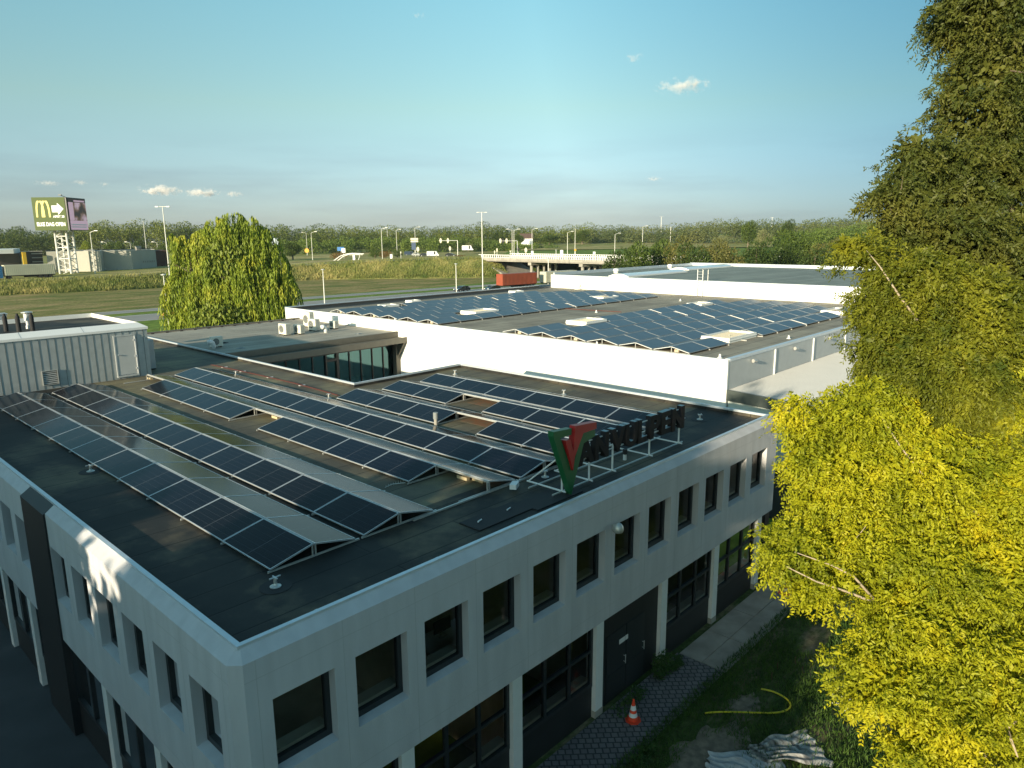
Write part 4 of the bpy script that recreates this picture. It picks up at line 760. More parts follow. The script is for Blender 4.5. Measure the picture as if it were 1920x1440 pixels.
for px,pyb,pyt,kind,lab in ((1238.5,458,409,'D','distant double-headed mast over the fields'),(1256.6,459,427,'T','distant plain pole right of the double mast'),(1407.5,452,428,'R','short distant lamp among the trees on the right'),(1445,456,410,'D','distant double mast above the trees on the right'),(1584,456,416,'T','distant tall pole near the yellow-green tree')): lamp(px,pyb,pyt,kind,lab,-1.5,.22)
lamp(1242.5,499,481,'T','small lamp standing behind the near end of the grey roof',-2.5,.1); lamp(1459.7,503,482,'T','small lamp standing behind the middle of the grey roof',-2.5,.1)
lamp(178.7,515,439,'R','lamp post before the grey low building on the left',-4.2,.13); lamp(278,500,420,'T','thin mast behind the grey low building',-4.2,.12)
for px,lab in ((204,'small distant lamp behind the grey building, leftmost of three'),(248,'small distant lamp behind the grey building, middle of three'),(298,'small distant lamp behind the grey building, rightmost of three')): lamp(px,492,457,'L',lab,-4.2,.1)
# ================================================================== BILLBOARD TOWER
bt=P(134,514,Y=236); bt.z=-4.4; bd=depth(bt); pxm=bd/FPX
BT=thing('billboard_tower','square advertising box on a pale lattice tower above the trees','billboard',tuple(bt))
view=Vector((bt.x-CAMPOS.x,bt.y-CAMPOS.y,0)).normalized(); va=math.atan2(view.y,view.x); SB=62*pxm*1.02
al=va-math.pi/2-math.radians(30)      # direction along the left face, going right
ud=Vector((math.cos(al),math.sin(al),0)); wd=Vector((-math.sin(al),math.cos(al),0))
zb0=bt.z+(514-431)*pxm/CU.z; zb1=zb0+59*pxm/CU.z
corner=P(131,431,Z=zb0); k_=bd/depth(corner); corner=CAMPOS+(corner-CAMPOS)*k_; corner.z=zb0   # near vertical edge
c0=Vector((corner.x,corner.y,0)); ca=c0-ud*SB; cb2=c0+wd*SB
q=MB(); q.prism([(c0.x,c0.y),(cb2.x,cb2.y),((ca+wd*SB).x,(ca+wd*SB).y),(ca.x,ca.y)],zb0,zb1); q.build('box_frame',dark_frame,BT)
greenface=mat('green_panel',(.070,.10,.028),.6,spec=.2); yel=mat('yellow_sign',(.62,.54,.13),.5)
def facept(a,b,off=.12,face='L'):
    "a 0..1 left to right, b 0..1 bottom to top on the face"
    if face=='L': v=ca+ud*(SB*a)-wd*off
    else: v=c0+wd*(SB*a)+ud*off
    return (v.x,v.y,zb0+(zb1-zb0)*b)
def face_quad(mb,a0,b0,a1,b1,off,face='L',mi=0): mb.quad(facept(a0,b0,off,face),facept(a1,b0,off,face),facept(a1,b1,off,face),facept(a0,b1,off,face),mi)
q=MB(); face_quad(q,0.0,0.0,.955,1,.12); q.build('left_screen',greenface,BT)
scr=bpy.data.materials.new('poster_print'); scr.use_nodes=True; t=scr.node_tree; b=t.nodes['Principled BSDF']; tc=t.nodes.new('ShaderNodeTexCoord'); n=t.nodes.new('ShaderNodeTexNoise'); n.inputs['Scale'].default_value=.28; n.inputs['Detail'].default_value=5; t.links.new(tc.outputs['Object'],n.inputs[0]); r=t.nodes.new('ShaderNodeValToRGB'); e=r.color_ramp.elements; e[0].position=.42; e[0].color=(.03,.022,.02,1); e[1].position=.62; e[1].color=(.42,.30,.36,1); k=e.new(.5); k.color=(.14,.08,.05,1); t.links.new(n.outputs[0],r.inputs[0]); t.links.new(r.outputs[0],b.inputs['Base Color']); t.links.new(r.outputs[0],b.inputs['Emission Color']); b.inputs['Emission Strength'].default_value=.45
lil=mat('lilac_print',(.42,.30,.36),.5); lil.node_tree.nodes['Principled BSDF'].inputs['Emission Color'].default_value=(.42,.28,.35,1); lil.node_tree.nodes['Principled BSDF'].inputs['Emission Strength'].default_value=.45
q=MB(); face_quad(q,.06,.30,.98,.86,.12,'R'); rs=q.build('right_screen',scr,BT); q=MB(); face_quad(q,.06,.02,.98,.30,.121,'R'); face_quad(q,.06,.86,.98,.97,.121,'R',1); face_quad(q,.06,.32,.30,.86,.14,'R'); face_quad(q,.1,.16,.9,.19,.14,'R',2); face_quad(q,.1,.09,.9,.12,.14,'R',2); face_quad(q,.35,.88,.92,.93,.14,'R',0)
q.build('poster_bands',[lil,mat('brown_print',(.10,.05,.04),.5),whiteband],rs)
def strip(mb,pts,wid,off,mi=0):
    for i in range(len(pts)-1):
        (x0,y0),(x1,y1)=pts[i],pts[i+1]; L_=math.hypot(x1-x0,y1-y0) or 1; w0=wid[i]/2; w1=wid[i+1]/2
        mb.quad(facept(x0-w0,y0,off),facept(x0+w0,y0,off),facept(x1+w1,y1,off),facept(x1-w1,y1,off),mi)
q=MB()
for s0,cx,hw in ((0,.215,.105),(1,.375,.105)):
    pts=[];wd_=[]
    for i in range(15):
        tt=math.pi*i/14; x=cx-hw*math.cos(tt); y=.40+.50*math.sin(tt)**.72; pts.append((x,y)); wd_.append(.052+.05*math.sin(tt)**6)
    strip(q,pts,wd_,.16+.01*s0)
q.build('arches_emblem',yel,BT)
q=MB(); pts=[(.56,.55),(.73,.55),(.73,.47),(.90,.65),(.73,.83),(.73,.75),(.56,.75)]; vs=[facept(a,b,.16) for a,b in pts]; q.add(vs,[(0,1,5,6),(2,3,4)]); q.build('arrow',whiteband,BT)
def facetext(txt,a0,a1,b0,b1,name):
    me,(x0,x1,y0,y1)=fontmesh(txt,1,0,.03,None,'',None,None); off=wloc(BT)
    for v in me.vertices:
        p_=facept(a0+(v.co.x-x0)/(x1-x0)*(a1-a0),b0+(v.co.y-y0)/(y1-y0)*(b1-b0),.17); v.co=(p_[0]-off.x,p_[1]-off.y,p_[2]-off.z)
    me.materials.clear(); me.materials.append(whiteband); me.update(); o=bpy.data.objects.new(name,me); COL.objects.link(o); o.parent=BT
facetext('ELKE DAG OPEN',.07,.90,.13,.25,'lettering'); facetext('AFRIT 28',.57,.90,.385,.455,'lettering')
cc=(ca+cb2)*.5; tw=SB*.17; q=MB(); legs=[cc+ud*(sx*tw)+wd*(sy*tw)-ud*SB*-.02 for sx,sy in ((-1,-1),(1,-1),(1,1),(-1,1))]
for lg in legs: q=MB(); q.tube((lg.x,lg.y,bt.z),(lg.x,lg.y,zb0),.32,n=8); q.build('leg',galvl,BT)
q=MB(); nb=4; hh=(zb0-bt.z)/nb
for i in range(4):
    a,b=legs[i],legs[(i+1)%4]
    for k in range(nb):
        z0=bt.z+k*hh; q.tube((a.x,a.y,z0+hh*.5),(b.x,b.y,z0+hh*.5),.13,n=5)
        s,e_=(a,b) if k%2 else (b,a); q.tube((s.x,s.y,z0+hh*.5),(e_.x,e_.y,z0),.11,n=5); q.tube((e_.x,e_.y,z0+hh),(s.x,s.y,z0+hh*.5),.11,n=5)
q.build('lattice',galvl,BT)
q=MB(); q.tube((c0.x,c0.y,zb1),(c0.x-ud.x*1.5,c0.y-ud.y*1.5,zb1+.6),.1,n=5); q.obox((c0.x-ud.x*1.6,c0.y-ud.y*1.6,zb1+.65),(.9,.4,.25),al); q.build('top_lamp',dark_frame,BT)
# ================================================================== LOW BUILDINGS ON THE LEFT
def facing_box(name,lab,px0,px1,pyb,pyt,Y,Z,m,dep_=14,slant=0,cat='building'):
    a=P(px0,pyb,Y=Y); b=P(px1,pyb,Y=Y+slant); h=(pyb-pyt)/FPX*depth(a); t_=thing(name,lab,cat,(a.x,a.y,Z))
    q=MB(); vs=[(a.x,a.y),(b.x,b.y),(b.x+dep_*.25,b.y+dep_),(a.x+dep_*.25,a.y+dep_)]; q.prism(vs,Z,Z+h); return t_,q,vs,h
gst=mat('grey_stucco',(.40,.39,.34),.8,noise=.1,nscale=.3); dst=mat('dark_cladding_far',(.07,.065,.06),.7,noise=.3,nscale=.4)
for args in (('restaurant_building','low grey flat-roofed building with a parapet, right of the billboard tower','building',[(92,4),(138,2),(192,-6),(198,0),(250,-4),(268,0),(296,4)],514,473),):
    nm,lab,cat,plan,pyb,pyt=args; pts=[P(px,pyb,Y=252+dy) for px,dy in plan]; h=(pyb-pyt)/FPX*depth(pts[2])*1.02; t_=thing(nm,lab,cat,(pts[0].x,pts[0].y,-4.4)); zt_=-4.4+h
    q=MB()
    for i in range(len(pts)-1): a,b=pts[i],pts[i+1]; q.quad((a.x,a.y,-4.6),(b.x,b.y,-4.6),(b.x,b.y,zt_),(a.x,a.y,zt_))
    a,b=pts[-1],pts[0]; q.quad((a.x,a.y,-4.6),(a.x+6,a.y+20,-4.6),(a.x+6,a.y+20,zt_),(a.x,a.y,zt_)); q.quad((b.x+6,b.y+20,-4.6),(b.x,b.y,-4.6),(b.x,b.y,zt_),(b.x+6,b.y+20,zt_))
    q.add([(p.x,p.y,zt_-.2) for p in pts]+[(a.x+6,a.y+20,zt_-.2),(b.x+6,b.y+20,zt_-.2)],[tuple(range(len(pts)+2))],1); q.build('wall',[gst,felt_far],t_)
    q=MB()
    for i in range(len(pts)-1): a,b=pts[i],pts[i+1]; q.tube((a.x,a.y,zt_+.35),(b.x,b.y,zt_+.35),.12,n=5); q.tube((a.x,a.y,zt_),(a.x,a.y,zt_+.35),.08,n=5)
    q.build('roof_rail',dark_frame,t_)
    a,b=pts[5],pts[6]; q=MB()
    for k in range(7): v=a.lerp(b,.12+k*.12); q.tube((v.x,v.y-.2,-1.5),(v.x,v.y-.2,-.9),.05,n=5)
    q.build('wall_lights',dark_frame,t_)
    p=pts[5]; q=MB(); q.box(p.x,p.y+3,zt_-.2,p.x+1.6,p.y+4.5,zt_+1.3); q.build('roof_box',concrete,t_)
    p=pts[3]; q=MB(); q.lathe((p.x-2,p.y+5,zt_-.2),[(2.4,0),(1.8,.5),(.2,.7)],14); q.build('roof_dome',gst,t_)
t_,q,vs,h=facing_box('brick_house','dark red brick building half hidden behind the willow',296,318,512,477,262,-4.4,mat('dark_brick',(.11,.05,.04),.9,noise=.3),16); q.build('wall',MATS['dark_brick'],t_)
t_,q,vs,h=facing_box('dark_pavilion','dark building with a white roof edge and yellow panel at the far left',-60,42,512,469,256,-4.4,dst,18); q.build('wall',dst,t_)
a=Vector((*vs[0],0)); b=Vector((*vs[1],0)); q=MB(); q.prism([(a.x-2,a.y-2),(b.x-2,b.y-2),vs[2],vs[3]],-4.4+h,-4.4+h+1.3); q.build('roof',white_clad,t_)
q=MB(); v=b+Vector((.6,-2.5,0)); q.prism([(v.x-.5,v.y),(v.x+.5,v.y),(v.x+.5,v.y+.6),(v.x-.5,v.y+.6)],-4.4,-4.4+h+.4); q.build('yellow_panel',mat('ochre_panel',(.62,.40,.03),.5),t_)
t_,q,vs,h=facing_box('slatted_carport','dark carport with pale horizontal slats behind the parked trailer',46,84,512,470,262,-4.4,dst,12); q.build('wall',dst,t_)
q=MB(); a=Vector((*vs[0],0)); b=Vector((*vs[1],0))
for k in range(5): z=-3.2+k*1.3; c_=a.lerp(b,.45); q.quad((c_.x,c_.y-.3,z),(b.x,b.y-.3,z),(b.x,b.y-.3,z+.3),(c_.x,c_.y-.3,z+.3))
q.prism([(a.x,a.y-.6),(b.x,b.y-.6),(b.x,b.y),(a.x,a.y)],-4.4+h,-4.4+h+.25); q.build('slats',gst,t_)
# ================================================================== VEHICLES
tyre=blackm; cglass=mat('car_glass',(.02,.025,.03),.08)
def car(lab,px,py,Z,rz,m,kind='car',L_=4.3,W_=1.8,H_=1.45,pos=None,cat='car'):
    p=pos or P(px,py,Z=Z); nm='parked_car' if kind=='car' else kind; t_=thing(nm,lab,cat,tuple(p),'vehicles waiting at the junction' if kind in('car','van') and pos is None else None)
    hl,hw=L_/2,W_/2
    if kind=='van': prof=[(-hl,.35),(hl,.35),(hl,.9),(hl*.86,1.05),(hl*.6,H_*.97),(hl*.5,H_),(-hl*.98,H_),(-hl,H_*.9)]
    else: prof=[(-hl,.35),(hl,.35),(hl,.75),(hl*.55,.93),(hl*.2,H_*.96),(hl*.1,H_),(-hl*.6,H_),(-hl*.9,.95),(-hl,.9)]
    q=MB(); n=len(prof); vs=[(x,-hw,z) for x,z in prof]+[(x,hw,z) for x,z in prof]; q.add(vs,[tuple(range(n)),tuple(range(n,2*n))[::-1]]+[(i,n+i,n+(i+1)%n,(i+1)%n) for i in range(n)]); q.build('body',m,t_,local=True)
    q=MB()
    for s in (-1,1): y=s*(hw+.005); q.quad((-hl*.6 if kind=='car' else hl*.2,y,.95),(hl*.45,y,.95),(hl*.15 if kind=='car' else hl*.45,y,H_*.93),(-hl*.5 if kind=='car' else hl*.2,y,H_*.93))
    x1,z1=(hl*.55,.95) if kind=='car' else (hl*.84,1.1); x2,z2_=(hl*.2,H_*.95) if kind=='car' else (hl*.62,H_*.94)
    q.quad((x1+.01,-hw*.85,z1),(x1+.01,hw*.85,z1),(x2+.01,hw*.8,z2_),(x2+.01,-hw*.8,z2_)); q.build('windows',cglass,t_,local=True)
    for sx in (-.62,.62):
        for s in (-1,1): q=MB(); q.tube((hl*sx,s*(hw-.2),.33),(hl*sx,s*(hw+.01),.33),.33,n=14); wh=q.build('wheel',tyre,t_,local=True); q=MB(); q.tube((hl*sx,s*(hw),.33),(hl*sx,s*(hw+.02),.33),.18,n=10); q.build('rim',galv,wh,local=True)
    for s in (-1,1): q=MB(); q.box(hl-.01,s*hw*.7-.16,.62,hl+.03,s*hw*.7+.16,.78); q.build('headlight',whiteband,t_,local=True)
    t_.rotation_euler=(0,0,rz); return t_
rr=math.atan2(CR.y,CR.x)
cdk=mat('car_dark',(.02,.024,.03),.25,coat=.6); cwh=mat('car_white',(.7,.7,.7),.3,coat=.5); csil=mat('car_silver',(.35,.37,.38),.3,coat=.5); cblue=mat('car_blue',(.05,.12,.25),.3,coat=.5)
car('dark blue van at the far left of the waiting vehicles',768,479,-2.4,rr+.1,mat('van_navy',(.03,.05,.09),.3),'van',4.8,1.9,1.9,cat='van'); car('black car just left of the white van at the junction',797,481,-2.2,rr,cdk,L_=4.6)
car('white van with orange markings at the junction',812,481,-2.2,rr,cwh,'van',5.2,2.0,2.3,cat='van'); car('black car alone to the right of the white van',845,481,-2.0,rr,cdk,L_=4.6)
car('pale grey car behind the lamp post with signs',781,480,-2.4,rr,csil,L_=4.3)
car('dark car driving on the motorway left of the container truck',0,0,0,math.pi,cdk,pos=Vector((P(866,544,Y=123.0).x,123.0,ZG)))
car('dark car on the far motorway lane close to the tall mast',0,0,0,math.pi,cdk,pos=Vector((P(923,541,Y=118.5).x,118.5,ZG)))
car('orange-red car half hidden behind the foot of the willow',0,0,0,math.pi,mat('car_orange',(.6,.10,.03),.3,coat=.5),pos=Vector((P(334,592,Y=122.5).x-.5,122.5,ZG)))
car('white box van in front of the far hedge',877,470,-2.0,rr,cwh,'van',6.5,2.3,3.0,cat='van')
def truck(lab,x,y,z,rz,boxm,cabm,L_=13.6,cab=True,boxh=2.9,cat='truck'):
    t_=thing('semi_truck' if cab else 'container_trailer',lab,cat,(x,y,z))
    q=MB(); q.box(-L_/2,-1.25,1.2,L_/2,1.25,1.2+boxh)
    for k in range(26): xx=-L_/2+.3+k*(L_-.6)/25; q.box(xx-.06,-1.29,1.3,xx+.06,-1.25,1.1+boxh); q.box(xx-.06,1.25,1.3,xx+.06,1.29,1.1+boxh)
    q.build('cargo_box',boxm,t_,local=True)
    q=MB(); q.box(-L_/2,-.9,.9,L_/2,.9,1.19); q.box(-L_/2+.2,-1.2,.45,L_/2-5,-1.15,1.1); q.build('chassis',blackm,t_,local=True)
    for xx in (-L_/2+1.2,-L_/2+2.5,-L_/2+3.8):
        for s in (-1,1): q=MB(); q.tube((xx,s*.9,.5),(xx,s*1.22,.5),.5,n=14); q.build('wheel',tyre,t_,local=True)
    if cab:
        q=MB(); hl=L_/2+.5; prof=[(hl,.5),(hl+2.2,.5),(hl+2.25,2.0),(hl+2.0,3.2),(hl+1.6,3.7),(hl,3.9)]; n=len(prof); vs=[(xx,-1.22,zz) for xx,zz in prof]+[(xx,1.22,zz) for xx,zz in prof]; q.add(vs,[tuple(range(n)),tuple(range(n,2*n))[::-1]]+[(i,n+i,n+(i+1)%n,(i+1)%n) for i in range(n)])
        cbm=q.build('cab',cabm,t_,local=True); q=MB(); q.quad((hl+2.26,-1.1,2.0),(hl+2.26,1.1,2.0),(hl+2.03,1.05,3.15),(hl+2.03,-1.05,3.15)); 
        for s in (-1,1): q.quad((hl+1.0,s*1.225,2.0),(hl+2.0,s*1.225,2.0),(hl+1.8,s*1.225,2.9),(hl+1.0,s*1.225,2.9))
        q.build('windscreen',cglass,cbm,local=True)
        for xx in (hl+1.4,hl-1.6):
            for s in (-1,1): q=MB(); q.tube((xx,s*.9,.5),(xx,s*1.22,.5),.5,n=14); q.build('wheel',tyre,t_,local=True)
    t_.rotation_euler=(0,0,rz); return t_
a=P(936,514,Z=-2.96); a.x-=.5; truck('orange shipping container on a trailer on the motorway',(a.x+6.6),a.y-.6,ZG,math.pi-.09,mat('container_orange',(.30,.065,.03),.55,noise=.15,nscale=.5),blackm,12.2,cab=False,cat='trailer')
truck('cream container trailer following behind the orange container',a.x+22,a.y-2.2,ZG,math.pi-.09,mat('container_cream',(.50,.48,.38),.6,noise=.1,nscale=.5),mat('cab_cream',(.5,.5,.45),.4),12.2,cab=False,cat='trailer')
a=P(30,517,Y=236); truck('long cream semi-trailer with a blue cab on the upper road at the left edge',P(56,516,Y=234).x,234,-4.45,math.pi,mat('trailer_cream',(.58,.55,.42),.55,noise=.1,nscale=.4),mat('cab_blue',(.02,.12,.28),.35,coat=.5),12.5)
# ================================================================== SIGNS AND SIGNALS AT THE JUNCTION
def post_sign(name,lab,cat,px,pyb,pyt,Z,wpx,hpx,m,shape='box',group=None):
    p=P(px,pyb,Z=Z); s=depth(p)/FPX; h=(pyb-pyt)*s; t_=thing(name,lab,cat,tuple(p),group)
    q=MB(); q.tube(p,p+Vector((0,0,h)),.09,n=6); q.build('post',galvl,t_)
    q=MB(); c_=p+Vector((0,0,h-hpx*s/2))-Vector((CF.x,CF.y,0))*.15
    if shape=='box': q.obox(c_,(wpx*s,.12,hpx*s),math.atan2(CR.y,CR.x))
    elif shape=='disc':
        f=Vector((CF.x,CF.y,0)).normalized(); q.tube(c_-f*.05,c_+f*.05,hpx*s/2,n=18)
    elif shape=='oval':
        f=Vector((CF.x,CF.y,0)).normalized(); rt=Vector((CR.x,CR.y,0)).normalized(); n=18; pts_=[c_+rt*(wpx*s/2*math.cos(2*math.pi*i/n))+Vector((0,0,hpx*s/2*math.sin(2*math.pi*i/n))) for i in range(n)]
        vs=[v-f*.06 for v in pts_]+[v+f*.06 for v in pts_]; q.add(vs,[tuple(range(n)),tuple(range(n,2*n))[::-1]]+[(i,n+i,n+(i+1)%n,(i+1)%n) for i in range(n)])
    elif shape=='tri':
        f=Vector((CF.x,CF.y,0)).normalized(); rt=Vector((CR.x,CR.y,0)).normalized(); pts_=[c_-rt*(wpx*s/2)+Vector((0,0,hpx*s/2)),c_+rt*(wpx*s/2)+Vector((0,0,hpx*s/2)),c_-Vector((0,0,hpx*s/2))]; vs=[v-f*.05 for v in pts_]+[v+f*.05 for v in pts_]; q.add(vs,[(0,1,2),(5,4,3),(0,3,4,1),(1,4,5,2),(2,5,3,0)])
    q.build('sign_board',m,t_); return t_,p,s
signw=mat('sign_back',(.62,.58,.45),.5); signb=mat('sign_blue',(.02,.15,.42),.5); signy=mat('sign_yellow',(.75,.33,.02),.5)
post_sign('road_sign','round yellow-orange sign on the lamp post by the dark hedge','road sign',576,479,466,-2.7,8,8,signy,'disc')
post_sign('road_sign','large blue direction sign above the rust-coloured bush','road sign',640,484,463.5,-2.7,13,7,signb); post_sign('road_sign','white board in front of the large blue direction sign','road sign',645,485,466,-2.7,7,8,whiteband)
post_sign('road_sign','blue and white panel seen at the right edge of the willow','road sign',518,480,447,-2.9,12,12,mat('sign_grey',(.35,.42,.5),.5))
post_sign('road_sign','white upright board at the curved footbridge','road sign',664,491,478,-2.6,4,12,whiteband); post_sign('road_sign','small white board at the upper road right of the lamp post','road sign',734,489,477,-2.6,4.5,8,whiteband)
t_,p,s=post_sign('road_sign','stacked white boards over a dark blue board at the lamp among the cars','road sign',778,481,447,-2.2,14,3.5,signw)
q=MB(); c_=p+Vector((0,0,(481-453)*s)); q.obox(c_,(14*s,.12,3*s),rr); q.build('sign_board',signw,t_); q=MB(); c_=p+Vector((-.5,0,(481-461.5)*s)); q.obox(c_,(8*s,.12,14*s),rr); q.build('blue_board',mat('sign_navy',(.03,.06,.13),.5),t_)
for px,pyb,pyt,w_,h_,m__,sh,lab in ((784,481,463,5,9,signw,'oval','oval signal backboard just right of the stacked boards'),(844,479,462,4,8,signw,'oval','oval signal backboard left of the portal post'),(752,488,472,2,3,signw,'box','slim pale bollard post left of the cars'),
    (927.5,482,470,2,5,signw,'box','small pale sign at the left end of the bridge'),(932,482,466,2.5,6,signw,'box','pale upright signal sign near the left end of the bridge'),(957,482,470,4,4,signw,'tri','small pale triangular sign on the bridge'),(972,481,464,4,8,blackm,'oval','dark oval signal backboard on the bridge'),(986,481,464.5,5,9.5,signw,'oval','yellowish oval signal backboard on the bridge'),
    (998,482,470.5,4.5,10,whiteband,'box','white upright board at the lamp post on the bridge'),(1053,482,469,5.5,12,whiteband,'box','white upright board in the middle of the bridge'),(1114,479,472,4.5,4.5,whiteband,'box','small white board toward the right end of the bridge'),(1078.5,480,467,4,4,signy,'disc','small yellow round sign on the pole behind the bridge')):
    post_sign('road_sign',lab,'road sign',px,pyb,pyt,-1.6 if px>900 else -2.2,w_,h_,m__,sh)
def portal(lab,pxp,pyb,pyt,px0,heads,Z,right=False):
    p=P(pxp,pyb,Z=Z); s=depth(p)/FPX; h=(pyb-pyt)*s; t_=thing('traffic_signal',lab,'traffic light',tuple(p),'traffic signals on portals'); rt=Vector((CR.x,CR.y,0)).normalized()
    q=MB(); q.tube(p,p+Vector((0,0,h)),.16,n=8); q.build('pole',galvl,t_); q=MB(); q.tube(p+Vector((0,0,h)),p+rt*((px0-pxp)*s)+Vector((0,0,h)),.12,n=6); q.build('arm',galvl,t_)
    for hx_,m__ in heads:
        q=MB(); c_=p+rt*((hx_-pxp)*s)+Vector((0,0,h)); n=16; f=Vector((CF.x,CF.y,0)).normalized(); pts_=[c_+rt*(2.1*s*math.cos(2*math.pi*i/n))+Vector((0,0,4.6*s*math.sin(2*math.pi*i/n))) for i in range(n)]; vs=[v-f*.1 for v in pts_]+[v+f*.1 for v in pts_]; q.add(vs,[tuple(range(n)),tuple(range(n,2*n))[::-1]]+[(i,n+i,n+(i+1)%n,(i+1)%n) for i in range(n)]); q.build('signal_head',m__,t_)
portal('pale signal portal with two heads above the black car',858.5,480,451.5,824,[(827,signw),(840.5,signw)],-2.0)
portal('signal portal with pale and dark heads above the left end of the bridge',970,481,452,936,[(938.5,signw),(943.5,blackm),(950,signw),(958.5,blackm)],-1.7)
# curved white footbridge
fb=P(645,492,Z=-2.75); s=depth(fb)/FPX; rt=Vector((CR.x,CR.y,0)).normalized(); t_=thing('arched_footbridge','low white arched footbridge at the upper road','footbridge',tuple(fb))
for dy in (0,2.2):
    q=MB(); q.path([fb+rt*((x-645)*s)+Vector((0,dy,max(0,(492-y)*s))) for x,y in ((624,494),(634,488),(644,481),(655,477),(668,475.5),(683,476.5))],.16,7); q.path([fb+rt*((x-645)*s)+Vector((0,dy,max(0,(492-y)*s))) for x,y in ((667,492),(672,488),(675,481),(674,476))],.10,6); q.build('arch',white_clad,t_)
q=MB(); q.path([fb+rt*((x-645)*s)+Vector((0,1.1,max(0,(492-y)*s))) for x,y in ((655,478.5),(668,477),(684,477.5))],.35,6); q.build('deck',white_clad,t_)
gh=thing('low_white_hall','long low white-roofed hall behind the far hedge','building',tuple(P(905,462,Z=-2.5))); a=P(882,463,Z=-2.5); b=P(935,463,Z=-2.5); q=MB(); q.prism([(a.x,a.y),(b.x,b.y),(b.x+14,b.y+16),(a.x+14,a.y+16)],-2.5,2.2); q.build('wall',dst,gh); q=MB(); q.prism([(a.x-.5,a.y-.5),(b.x+.5,b.y-.5),(b.x+14,b.y+16),(a.x+14,a.y+16)],2.2,3.0); q.build('roof',gst,gh)
for px,py,lab in ((987,459,'small white farmhouse with a dark roof beyond the hedge'),(1267,447,'small orange-brown house at the edge of the far wood')):
    p=P(px,py,Z=-.5); t_=thing('farmhouse',lab,'house',tuple(p)); q=MB(); q.obox(p+Vector((0,0,2)),(9,8,5),rr); q.build('wall',white_paint if 'white' in lab else mat('orange_brick',(.4,.16,.07),.9),t_)
    q=MB(); q.obox(p+Vector((0,0,4.6)),(9.6,8.6,.3),rr); ca,sa=math.cos(rr),math.sin(rr); f3=lambda x,y,z:(p.x+x*ca-y*sa,p.y+x*sa+y*ca,p.z+z); q.add([f3(-4.8,-4.3,4.75),f3(4.8,-4.3,4.75),f3(4.8,4.3,4.75),f3(-4.8,4.3,4.75),f3(-4.8,0,8),f3(4.8,0,8)],[(0,1,5,4),(2,3,4,5),(0,4,3),(1,2,5)]); q.build('roof',mat('roof_tile%d'%px,(.10,.06,.05),.9),t_)
# ================================================================== YARD BY THE FRONT WALL
q=MB(); q.box(.1,-1.75,ZG-.01,15.4,-.02,ZG+.012); tag(q.build('paved_path',felt('brick_paving',(.13,.12,.13),(.17,.155,.16),(.22,.20,.20),.21,.21,rot=.785)),kind='structure')
q=MB()
for k in range(12):
    for j,(y0,y1) in enumerate(((-.93,-.1),(-1.78,-.95))): q.box(15.42+k*2.0,y0,ZG-.01,17.40+k*2.0,y1,ZG+.02+.004*((k+j)%3))
tag(q.build('concrete_slab_path',mat('slab_concrete',(.36,.31,.265),.9,noise=.3,nscale=1.5)),kind='structure')
q=MB(); 
for (cx,cy,rx,ry) in ((11.3,-3.3,1.9,.9),(14.2,-3.0,.7,.45)):
    n=60; pts=[(cx+rx*math.cos(2*math.pi*i/n)*(1+.16*math.sin(i*.9)+.12*math.sin(i*.37+1)+random.uniform(-.05,.05)),cy+ry*math.sin(2*math.pi*i/n)*(1+.16*math.sin(i*.8+2)+random.uniform(-.06,.06)),ZG-.002) for i in range(n)]; q.add(pts,[tuple(range(n))])
tag(q.build('bare_soil',mat('soil',(.24,.19,.14),.95,noise=.45,nscale=5,bump=1,bscale=14)),kind='structure')
def ground_blades():
    n=70000; x=RNG.uniform(7.5,27,n); y=-1.55-RNG.random(n)**1.1*6.8; 
    edge=np.abs(y+1.7)<.25; soil=np.zeros(n,bool)
    for (cx,cy,rx,ry) in ((11.3,-3.3,1.55,.72),(14.2,-3.0,.5,.32),(19.5,-3.2,1.3,.5)): soil|=((x-cx)/rx)**2+((y-cy)/ry)**2<(.6+.5*RNG.random(n))
    dens=np.sin(x*1.3+y*.7)*np.cos(y*1.9-x*.4)+RNG.normal(0,.5,n); keep=(~soil)&((dens>-.6)|edge); x=x[keep];y=y[keep];m_=len(x)
    C=np.stack([x,y,np.full(m_,ZG-.01)],1); D=np.stack([RNG.normal(0,.5,m_),RNG.normal(0,.5,m_),np.ones(m_)],1)
    tag(quadsmesh('grass_tufts',leaves(C,D,.07+.22*RNG.random(m_)**2,np.full(m_,.022),RNG),leafmat('grass_blade',(.03,.075,.012),(.10,.17,.03),(.06,.12,.02),2.5,.3)),kind='stuff')
ground_blades()
def weeds():
    C=[];D=[]
    for (cx,cy,r_,n) in ((13.9,-.15,.35,700),(14.6,-.25,.3,350),(12.3,-.22,.4,200),(11.6,-.3,.5,160),(10.2,-1.8,.5,260),(9.6,-2.1,.4,200)):
        a=RNG.random((n,2)); C.append(np.stack([cx+(a[:,0]-.5)*2*r_,cy-.15+(a[:,1]-.5)*r_,ZG+RNG.random(n)*(.75 if n>500 else .3)],1)); D.append(RNG.normal(0,1,(n,3))+[0,-.3,.3])
    C=np.concatenate(C);D=np.concatenate(D); tag(quadsmesh('wall_weeds',leaves(C,D,np.full(len(C),.12),np.full(len(C),.05),RNG),leafmat('weed_leaf',(.03,.07,.02),(.07,.14,.035),None,3,.3)),kind='stuff')
weeds()
fl=P(1590,1325,Z=ZG); n=110; C=np.stack([RNG.normal(fl.x,.45,n),RNG.normal(fl.y,.22,n),np.full(n,ZG+.2)],1); tag(quadsmesh('white_wildflowers',leaves(C,RNG.normal(0,1,(n,3)),np.full(n,.035),np.full(n,.035),RNG),MATS['white_render']),kind='stuff')
